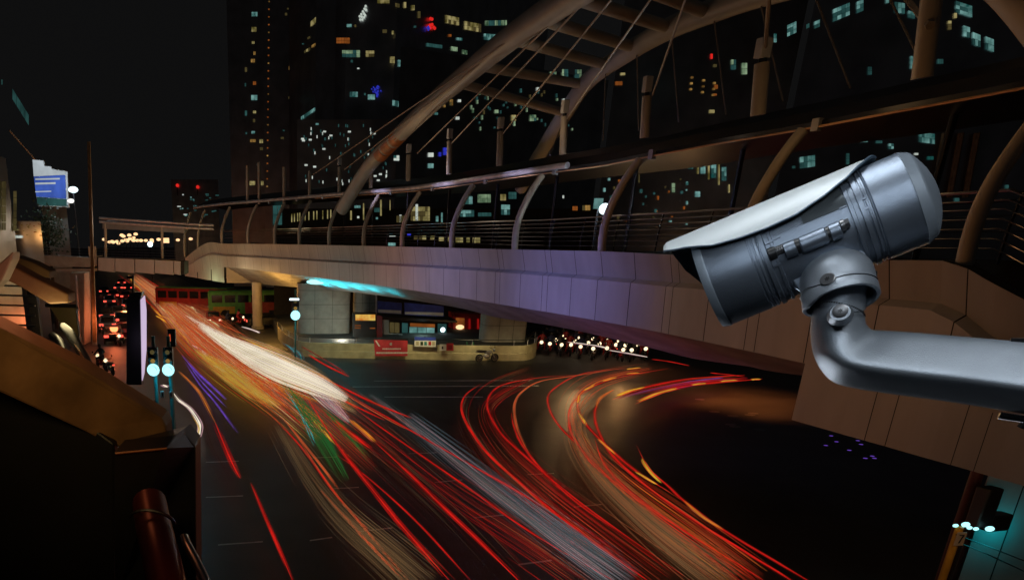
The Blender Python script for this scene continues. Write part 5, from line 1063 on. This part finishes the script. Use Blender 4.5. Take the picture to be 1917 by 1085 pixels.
MB().tube(cr([P(118, 612, 5.4), P(134, 628, 5.2), P(155, 665, 4.9), P(182, 712, 4.6)], 5), 0.035, 10).build("rail", M["black"], es, smooth=True)
MB().tube([P(132, 632, 5.15), P(150, 660, 4.85), P(172, 700, 4.6)], 0.008, 6).build("rail_glint", mat("gold_glint", (0.6, 0.35, 0.15), 0.25, 0.8), es)  # gold reflection on the rail built as a thin coloured tube
lamp("handrail_light", P(140, 640, 4.3), 6, (1, 0.4, 0.25), 0.08)
cbx = thing("control_cabinet", "black cabinet under the end of the broad tawny beam", "cabinet", P(290, 1085, 3.4))
MB().prism([P(212, 846, 3.4), P(312, 838, 3.45), P(345, 812, 3.9), P(366, 835, 3.9), P(368, 1120, 3.6), P(215, 1120, 3.4)], (0, 0.25, 0)).build("body", M["black"], cbx, bevel=0.01)
MB().tube([P(216, 848, 3.39), P(312, 838.5, 3.44)], 0.006, 6).build("edge_trim", M["orangep"], cbx)
MB().tube([P(312, 812, 3.92), P(346, 811, 3.9)], 0.006, 6).build("upper_trim", M["steel"], cbx)
dp = thing("duct_pipe", "fat dark red-lit pipe bending down in front of the black cabinet", "pipe", P(290, 1085, 3.0))
MB().tube(cr([P(280, 940, 3.25), P(288, 985, 3.05), P(300, 1035, 2.85), P(318, 1120, 2.6)], 5), [0.085] * 16, 16).build("pipe", mat("red_pipe", (0.12, 0.02, 0.014), 0.35, 0.3), dp, smooth=True)
pts = [P(285 + 42 * cos(a), 975 + 20 * sin(a) + 6 * cos(a), 3.0) for a in [pi + pi * i / 12 for i in range(13)]]
MB().tube(pts, 0.008, 6).build("collar", M["darksteel"], dp)
hr = thing("chrome_handrail", "chrome handrail tube with a red reflection at the bottom left", "handrail", P(375, 1085, 2.7))
MB().tube(cr([P(345, 1005, 3.0), P(352, 1022, 2.9), P(372, 1060, 2.75), P(395, 1110, 2.6)], 5), 0.022, 12).build("rail", M["steel"], hr, smooth=True)
lamp("beam_fill", P(110, 640, 3.4) + Vector((0.1, -2.2, 0.9)), 52, (1, 0.60, 0.22), 0.3, 'SPOT', P(130, 740, 3.5), 42, 0.9)  # added spot warming the tawny beam, no lamp seen
lamp("pipe_red_light", P(345, 985, 2.4), 0.35, (1, 0.12, 0.06), 0.1)
lamp("beam_red_light", P(60, 470, 4.0), 4, (1, 0.3, 0.12), 0.2)

# ================================================================== added light on the skywalk cladding, from no seen lamp
def face_lamp(px, out, dz, pw_, col, size=0.8, cone=None):
    b, n, r = bsec(px); q = b + n * out; c_ = Vector((q.x, q.y, H + dz))
    if cone: lamp("cladding_fill", c_, pw_, col, size, 'SPOT', Vector((b.x, b.y, H - 2.0)), cone, 1.0)
    else: lamp("cladding_fill", c_, pw_, col, size)
face_lamp(1060, 8, -1.6, 1000, (0.31, 0.32, 1.0), cone=85)
face_lamp(1060, 8, -1.6, 95, (1.0, 0.78, 0.60), cone=95)
face_lamp(840, 9, -1.2, 820, (0.38, 0.35, 1.0), cone=80)
face_lamp(860, 9, -1.2, 70, (1.0, 0.75, 0.6), cone=90)
face_lamp(745, 8, 0.6, 330, (1.0, 0.36, 0.46), cone=70)
face_lamp(600, 9, -0.5, 80, (1.0, 0.74, 0.56), cone=80)
face_lamp(480, 10, 0.0, 75, (1.0, 0.70, 0.42), cone=90)
face_lamp(390, 9, 0, 40, (1.0, 0.64, 0.34), cone=90)
face_lamp(1300, 7, -1.8, 80, (1.0, 0.55, 0.36), cone=85)
face_lamp(1560, 6, -2.8, 70, (1.0, 0.42, 0.14), cone=100)
face_lamp(1850, 6, -3.2, 55, (1.0, 0.44, 0.13), cone=110)
for x, pw_ in ((1080, 34), (1220, 34)):
    tg = bpt(x, -1.5, 6); b_, n_, r_ = bsec(x); lamp("soffit_red_fill", Vector((tg.x, tg.y, 1.2)) + n_ * 1.5, pw_, (1, 0.06, 0.035), 0.5, 'SPOT', tg, 95, 1.0)  # added red spot tinting the soffit from below
lamp("arch_uplight", P(1000, 240, 31), 26, (1.0, 0.70, 0.42), 0.5)
lamp("arch_uplight", P(1500, 175, 19), 10, (1.0, 0.62, 0.28), 0.5)
lamp("arch_uplight", P(780, 300, 42), 34, (1.0, 0.74, 0.5), 0.5)
for x in (690, 800, 930):
    b_, n_, r_ = bsec(x); tg = roofp(x, -0.85, 0.16)
    lamp("gutter_violet_fill", Vector((tg.x, tg.y, tg.z - 0.7)) + n_ * 2.2, 190, (0.66, 0.62, 1.0), 0.15, 'SPOT', tg, 75, 0.9)  # added violet spot brightening the gutter
for x, pw_ in ((1180, 18), (1450, 12), (1720, 12)):
    b_, n_, r_ = bsec(x); tg = roofp(x, -0.94, 0); lamp("hoop_fill", Vector((tg.x, tg.y, tg.z - 0.3)) + n_ * 3.0, pw_, (1, 0.50, 0.18), 0.2)  # added warm lamp for the hoops and canopy edge

# ================================================================== the surveillance camera in the foreground
def metal_paint(name, base, rough, metal, spark=0.25):
    m = mat(name, base, rough, metal, 0.10, 18, spark, 900); return m
MC1 = metal_paint("silver_metallic_paint", (0.21, 0.245, 0.30), 0.38, 0.8, 0.12)
MC2 = metal_paint("cast_arm_paint", (0.29, 0.32, 0.36), 0.42, 0.6, 0.15)
MCW = mat("sunshield_white", (0.62, 0.66, 0.67), 0.42, 0.05, 0.08, 9)
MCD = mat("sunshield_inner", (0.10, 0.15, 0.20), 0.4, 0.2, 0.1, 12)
MCR = metal_paint("cap_paint", (0.27, 0.31, 0.36), 0.5, 0.6, 0.1)
MCG = mat("smooth_side_plate", (0.10, 0.115, 0.125), 0.3, 0.7, 0.4, 7)
MSC = mat("screw_steel", (0.16, 0.16, 0.165), 0.35, 0.8, 0.1)
dC = ray(1505, 455).normalized(); CC = CAM + dC * 1.3
def U(px, py, w=0.0):
    r = ray(px, py); return CAM + r * (((CC - CAM).dot(dC) + w) / r.dot(dC))
PXM = (U(1510, 455) - U(1500, 455)).length / 10
F0 = Vector((1326, 529)); ax = Vector((0.9245, -0.381)); pp = Vector((-0.381, -0.9245))
def pxt(t, r): q = F0 + ax * t + pp * r; return (q.x, q.y)
A3 = (U(*pxt(420, 0)) - U(*pxt(0, 0))).normalized()
def perp3(t=200):
    e = U(*pxt(t, 90)) - U(*pxt(t, 0)); e = e - A3 * e.dot(A3); return e.normalized()
E1 = perp3(); E2 = A3.cross(E1)
if E2.dot(dC) > 0: E2 = -E2                          # towards the viewer
def rad3(t, r): e = U(*pxt(t, r)) - U(*pxt(t, 0)); e = e - A3 * e.dot(A3); return e.length
def cyl(t, r, phi, extra=0.0):                       # phi = 0 top, positive towards the viewer
    c = U(*pxt(t, 0)); R_ = (rad3(t, r) if r > 0.01 else 0) + extra
    return c + (E1 * cos(phi) + E2 * sin(phi)) * R_
def lathe(name, prof, m, parent, n=72, sm=30):
    rows = [[cyl(t, r, 2 * pi * k / n) for k in range(n)] for t, r in prof]
    return MB().grid(rows, True).build(name, m, parent, smooth=sm)
cc = thing("surveillance_camera", "large silver surveillance camera housing with white sunshield on a cast arm, close foreground right", "security camera", U(1560, 800))
body = lathe("body", [(8, 0.1), (10, 74), (-1, 82), (1, 86.5), (15, 89.2), (96, 89.5), (97, 88), (99, 88), (100, 89.3), (104, 89.3), (105, 87.8), (107, 87.8), (108, 89.2), (113, 89), (114, 86), (117, 86), (118, 90.5), (126, 90.5), (128, 87.5), (136, 87.5), (137, 89), (142, 89), (143, 85.5), (290, 85.5), (291, 89), (298, 89), (299, 87), (308, 87), (309, 90.5), (318, 90.5), (319, 86), (322, 86), (323, 89), (326, 89), (327, 87.6), (330, 87.6), (331, 89.5), (334, 88), (336, 89.7), (412, 90.2), (414, 88.5)], MC1, cc)
lathe("front_bezel", [(0.5, 84), (-1.2, 87.2), (12, 90.4), (15.5, 90.0)], MCR, cc)
lathe("rear_cap", [(411, 90.9), (412, 91.2), (432, 83.5), (436, 80.5), (446, 66), (455, 48), (461, 29), (464, 12), (464.6, 0.01)], MCR, cc, sm=14)
lathe("front_window", [(9, 74), (7, 40), (6.5, 0.01)], M["glass"], cc)
# sunshield
near = [(-50, 30), (-44, 34), (-30, 38), (-8, 42), (40, 54), (90, 58.5), (144, 60), (199, 58.5), (258, 50), (307, 38), (346, 20), (371, 0), (380, -20)]
far = [(-50, -40), (-44, -66), (-26, -86), (-15, -101), (40, -104), (300, -100), (340, -80), (371, -50), (380, -30)]
ts = [-50, -47, -44, -40, -35, -30, -26, -20, -15, -8, 5, 20, 40, 65, 90, 117, 144, 170, 199, 228, 258, 283, 307, 327, 346, 360, 371, 378]
outer = []; inner = []
for t_ in ts:
    a, b = radians(lerp_tab(near, t_, 1)), radians(lerp_tab(far, t_, 1)); Rr = 99.5 + (t_ + 50) * 0.006
    dip = 0 if t_ > -44 else (t_ + 44) * 0.5
    outer.append([cyl(t_, Rr + dip, a + (b - a) * k / 26) for k in range(27)])
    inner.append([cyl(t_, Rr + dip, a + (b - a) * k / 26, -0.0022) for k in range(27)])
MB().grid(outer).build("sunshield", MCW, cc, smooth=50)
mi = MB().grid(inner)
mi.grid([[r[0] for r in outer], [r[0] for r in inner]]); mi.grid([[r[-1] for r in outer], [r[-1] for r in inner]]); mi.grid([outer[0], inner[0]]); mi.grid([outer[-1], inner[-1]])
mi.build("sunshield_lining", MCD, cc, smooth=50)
rim = MB(); rim.tube(cr([r[0] for r in outer], 2), 0.0014, 6); rim.build("shield_edge", MCD, cc, smooth=True)
# side plate and ribs on the flank
def patch(t0, t1, f0, f1, r, name, m, ex=0.0012):
    rows = [[cyl(t0 + (t1 - t0) * i / 4, r, radians(f0 + (f1 - f0) * j / 10), ex) for j in range(11)] for i in range(5)]
    base_ = [[cyl(t0 + (t1 - t0) * i / 4, r, radians(f0 + (f1 - f0) * j / 10), -0.002) for j in range(11)] for i in range(5)]
    mb = MB().grid(rows); 
    for e1, e2 in ((rows[0], base_[0]), (rows[-1], base_[-1]), ([q[0] for q in rows], [q[0] for q in base_]), ([q[-1] for q in rows], [q[-1] for q in base_])): mb.grid([e1, e2])
    return mb.build(name, m, cc, smooth=30)
patch(205, 289, 20, 68, 85.5, "side_plate", MCG); patch(145, 203, 20, 68, 85.5, "side_plate", MC1, 0.0006)
for t0, t1, f in ((128, 143, 72), (128, 143, 84), (309, 326, 67), (309, 326, 79), (128, 143, 100)): patch(t0, t1, f, f + 2.6, 89, "clip_rib", MC1, 0.0012)
for f in (71, 92): patch(144, 158, f, f + 1.6, 85.5, "clip_rib", MC1, 0.002); patch(274, 290, f - 4, f - 2.4, 85.5, "clip_rib", MC1, 0.002)
# hinge along the flank
def rodpt(x, w): 
    y = 473 + (x - 1447) * (415 - 473) / (1588 - 1447); return (x, y)
def rod(name, x0, x1, rpx, m, dy=0.0, w=-0.068, n=24, prof=None):
    a, b = rodpt(x0, w), rodpt(x1, w); a = U(a[0], a[1] + dy, w); b = U(b[0], b[1] + dy, w)
    pr_ = prof or [(0, .86), (.06, 1), (.94, 1), (1, .86)]
    return MB().tube([a.lerp(b, q) for q, _ in pr_], [rpx * PXM * k for _, k in pr_], n).build(name, m, cc, smooth=35)
rod("hinge_barrel", 1469, 1491, 18, MC1, 7); rod("hinge_gap", 1489, 1504, 15.5, M["black"], 6); rod("hinge_barrel", 1498, 1549, 18.5, MC1, 8); rod("hinge_gap", 1546, 1560, 15.5, M["black"], 7); rod("hinge_barrel", 1554, 1575, 18, MC1, 8)
rod("hinge_knob", 1439, 1453, 14.5, M["black"], 1); kn = rod("knurled_stud", 1451, 1471, 10.5, MSC, 0)
for i in range(4):
    for j in range(4):
        a = radians(-35 + j * 25); px_, py_ = rodpt(1454 + i * 4.2, 0); c_ = U(px_, py_, -0.068)
        MB().ball(c_ + (E1 * sin(a) + E2 * cos(a)) * 10.5 * PXM, 0.0009, 6, 4).build("knurl", MSC, kn)
rod("hinge_pin", 1574, 1582, 13, MSC, 3); rod("hinge_nut", 1580, 1590, 11, MSC, 2, n=6)
# saddle plate under the hinge
def Q(pts, w0, dw, name, m, bev=0.0015):
    return MB().prism([U(x, y, w0) for x, y in pts], dC * dw).build(name, m, cc, bevel=bev)
Q([(1470, 505), (1476, 494), (1488, 487), (1586, 446), (1600, 443), (1611, 455), (1640, 512), (1646, 530), (1600, 560), (1510, 556), (1490, 540)], -0.052, 0.05, "saddle", MC1, 0.003)
Q([(1470, 487), (1480, 483), (1486, 500), (1474, 505)], -0.056, 0.02, "saddle_ear", MC1, 0.003); Q([(1586, 433), (1602, 430), (1606, 450), (1588, 447)], -0.056, 0.02, "saddle_ear", MC1, 0.003)
Q([(1632, 500), (1643, 508), (1641, 524), (1628, 530)], -0.03, 0.03, "saddle_tail", M["black"], 0.002)
# tilt knuckle: domed cup opening downwards
kc = U(1566, 524, -0.055); rK = 67 * PXM * 0.97
dn2 = (U(1573, 560, -0.055) - U(1563, 500, -0.055)).normalized()
tw = -dC; kax = (dn2 * cos(radians(30)) + tw * sin(radians(30))).normalized()
km = (tw * cos(radians(30)) - dn2 * sin(radians(30))).normalized(); kl = kax.cross(km)
if kl.dot(U(1500, 455) - U(1510, 455)) < 0: kl = -kl    # to the left in the picture
rows = []
NPS = 72
def lipL(ps):   # length of the wall below the dome at angle ps (0 = nearest the viewer, pi/2 = left)
    d = (ps - radians(58) + pi) % (2 * pi) - pi; d2 = (ps - radians(-40) + pi) % (2 * pi) - pi
    return rK * (0.84 + 0.14 * exp(-(d / 0.40) ** 2) - 0.07 * exp(-(d2 / 0.8) ** 2))
for i in range(11):
    th_ = radians(4 + 86 * i / 10); rows.append([kc + (km * cos(2 * pi * k / NPS) + kl * sin(2 * pi * k / NPS)) * rK * sin(th_) - kax * rK * cos(th_) for k in range(NPS)])
for f_, rr_ in ((0.3, 1.0), (0.55, 1.01), (0.57, 1.022), (0.8, 1.03), (0.97, 1.035), (1.0, 1.02), (1.0, 0.93), (0.9, 0.91), (0.3, 0.9), (-0.2, 0.86)):
    rows.append([kc + (km * cos(2 * pi * k / NPS) + kl * sin(2 * pi * k / NPS)) * rK * rr_ + kax * lipL(2 * pi * k / NPS) * f_ for k in range(NPS)])
kn_ = MB().grid(rows, True).build("tilt_knuckle", MC2, cc, smooth=35)
seam = []
for k in range(41):
    ps = radians(-80 + 175 * k / 40); d_ = (ps - radians(62)) / 0.5; d3 = (ps - radians(25)) / 0.4
    seam.append(kc + (km * cos(ps) + kl * sin(ps)) * rK * 1.022 + kax * rK * (0.40 - 0.02 * sin(ps) + 0.10 * exp(-d3 * d3) - 0.05 * exp(-d_ * d_)))
MB().tube(seam, 0.0006, 6).build("knuckle_seam", M["black"], cc)
MB().disc(kc + kax * rK * 0.02, kax, rK * 0.9, -0.004, 32).build("knuckle_inside", M["black"], cc)
def screw(px, py, w, r_, nrm_, name, parent):
    c_ = U(px, py, w); s_ = MB().tube([c_, c_ + nrm_ * r_ * 0.30, c_ + nrm_ * r_ * 0.36], [r_, r_, r_ * 0.88], 28).build(name, MSC, parent, smooth=30)
    e_ = nrm_.orthogonal().normalized(); g_ = nrm_.cross(e_); star = []
    for k in range(12):
        q = r_ * (0.40 if k % 2 == 0 else 0.22); star.append(c_ + nrm_ * r_ * 0.365 + (e_ * cos(k * pi / 6) + g_ * sin(k * pi / 6)) * q)
    MB().prism(star, nrm_ * 0.0004).build("socket", M["black"], s_)
nk = (tw + kl * 0.22 - dn2 * 0.12).normalized()
cq = nk.dot(kax); c0_ = kc + nk * (rK / sqrt(1 - cq * cq)) * 0.995; nk = (nk - kax * cq).normalized()
r__ = 13.5 * PXM
s_ = MB().tube([c0_ - nk * 0.002, c0_ + nk * r__ * 0.34, c0_ + nk * r__ * 0.42], [r__, r__, r__ * 0.88], 28).build("pivot_screw", MSC, cc, smooth=30)
e_ = nk.orthogonal().normalized(); g_ = nk.cross(e_)
MB().prism([c0_ + nk * r__ * 0.425 + (e_ * cos(k * pi / 6) + g_ * sin(k * pi / 6)) * r__ * (0.40 if k % 2 == 0 else 0.22) for k in range(12)], nk * 0.0004).build("socket", M["black"], s_)
# cast arm: rounded-square section swept round the elbow and out to the right
arm = thing("camera_arm", "silver cast metal wall arm bending up to carry the surveillance camera", "bracket", U(1700, 760))
sec = [((1618, 578), (1524, 566), 0.0), ((1620, 590), (1519, 574), 0.0), ((1622, 603), (1516, 610), 0.0), ((1627, 611), (1515, 645), 0.0), ((1634, 616), (1521, 676), -0.002), ((1645, 617.5), (1540, 702), -0.004), ((1662, 618.5), (1570, 719), -0.006), ((1690, 620), (1620, 730), -0.008), ((1730, 623), (1690, 740), -0.010), ((1800, 629), (1785, 753), -0.014), ((1870, 635), (1865, 766), -0.018), ((1990, 645), (1990, 788), -0.024)]
cs = [(0.0, 0.30), (0.0, 0.12), (0.015, 0.02), (0.06, -0.06), (0.16, -0.16), (0.32, -0.31), (0.47, -0.44), (0.56, -0.51), (0.62, -0.535), (0.68, -0.52), (0.76, -0.44), (0.85, -0.31), (0.93, -0.17), (0.98, -0.05), (1.0, 0.12), (1.0, 0.3), (0.95, 0.44), (0.85, 0.5), (0.1, 0.45)]
csr = [(0.5 - 0.5 * cos(a), -0.5 * sin(a)) for a in [-0.6 + 2 * pi * i / 19 for i in range(19)]]
rows = []; S_ = cr([(a[0], a[1], b[0], b[1], w) for a, b, w in sec], 5)
for i, q in enumerate(S_):
    f_ = min(1, max(0, (i - 8) / 22.0)); f_ = f_ * f_ * (3 - 2 * f_)
    a, b = Vector((q[0], q[1])), Vector((q[2], q[3])); wd_ = (a - b).length * PXM
    row = []
    for (s1, w1), (s2, w2) in zip(cs, csr):
        s_c = s1 * f_ + s2 * (1 - f_); w_c = w1 * f_ + w2 * (1 - f_)
        p_ = a.lerp(b, s_c); row.append(U(p_.x, p_.y, -0.05 + q[4] + w_c * wd_))
    rows.append(row)
am = MB().grid(rows, True).build("arm", MC2, arm, smooth=True)
sb = am.modifiers.new("sub", 'SUBSURF'); sb.levels = 1; sb.render_levels = 1
nk_ = MB().tube([U(1577, 530, -0.05), U(1572, 560, -0.052), U(1570, 582, -0.052)], [44 * PXM, 45 * PXM, 46 * PXM], 32); nk_.build("neck", MC2, arm, smooth=True)
ring = MB(); 
for k in range(34):
    an = pi + pi * k / 33; cx_, cy_ = 1569 + 50 * cos(an), 582 + 17 * sin(an) + (cos(an) * 8)
    ring.box(U(cx_, cy_ + 1.5, -0.052 - 0.049 * abs(sin(an)) ** 0.8 * 0.9), (0.0017, 0.0017, 0.0017), 0.6)
ring.build("serration", M["black"], arm)
bs = MB().tube([U(1573, 590, -0.088), U(1573, 586, -0.108), U(1573, 584, -0.113)], [23 * PXM, 20 * PXM, 17 * PXM], 28).build("boss", MC2, arm, smooth=True)
nb = (tw - dn2 * 0.25).normalized(); screw(1573, 582, -0.112, 13.5 * PXM, nb, "clamp_screw", arm)
# bolts at the frame edge
for (x0, y0, x1, y1, r_) in ((1890, 641, 1960, 643, 10), (1870, 777, 1960, 790, 8)):
    a, b = U(x0, y0, -0.06), U(x1, y1, -0.06); n_ = 60; m_ = MB()
    m_.tube([a.lerp(b, k / n_) for k in range(n_ + 1)], [r_ * PXM * (1.0 if k % 2 else 0.82) for k in range(n_ + 1)], 16)
    m_.build("threaded_bolt", M["darksteel"], arm, smooth=20)
MB().tube([U(1910, 800, -0.06), U(1925, 785, -0.06)], 0.004, 8).build("clip", M["black"], arm)
# added soft lamps lighting the housing and arm, no fixtures seen
ctr = U(1560, 500)
rgt = (U(1510, 455) - U(1500, 455)).normalized(); upv = rgt.cross(dC); upv = upv if upv.z > 0 else -upv
lamp("housing_fill", ctr + upv * 1.5 - rgt * 0.6 - tw * 0.15, 2.1, (0.88, 0.95, 1.0), 0.9, 'AREA', ctr, sx=0.4)
lamp("housing_fill", ctr + tw * 1.1 - rgt * 0.1 + upv * 0.50, 0.40, (0.78, 0.89, 1.0), 0.6, 'AREA', ctr, sx=0.07)
at = U(1740, 680); lamp("housing_fill", at + tw * 0.75 + upv * 0.95 + rgt * 0.25, 0.75, (0.88, 0.95, 1.0), 0.5, 'AREA', at, sx=0.3)
lamp("housing_rim_fill", ctr - upv * 0.9 - tw * 0.75 - rgt * 0.5, 0.5, (0.85, 0.92, 1.0), 0.4, 'AREA', ctr, sx=0.2)
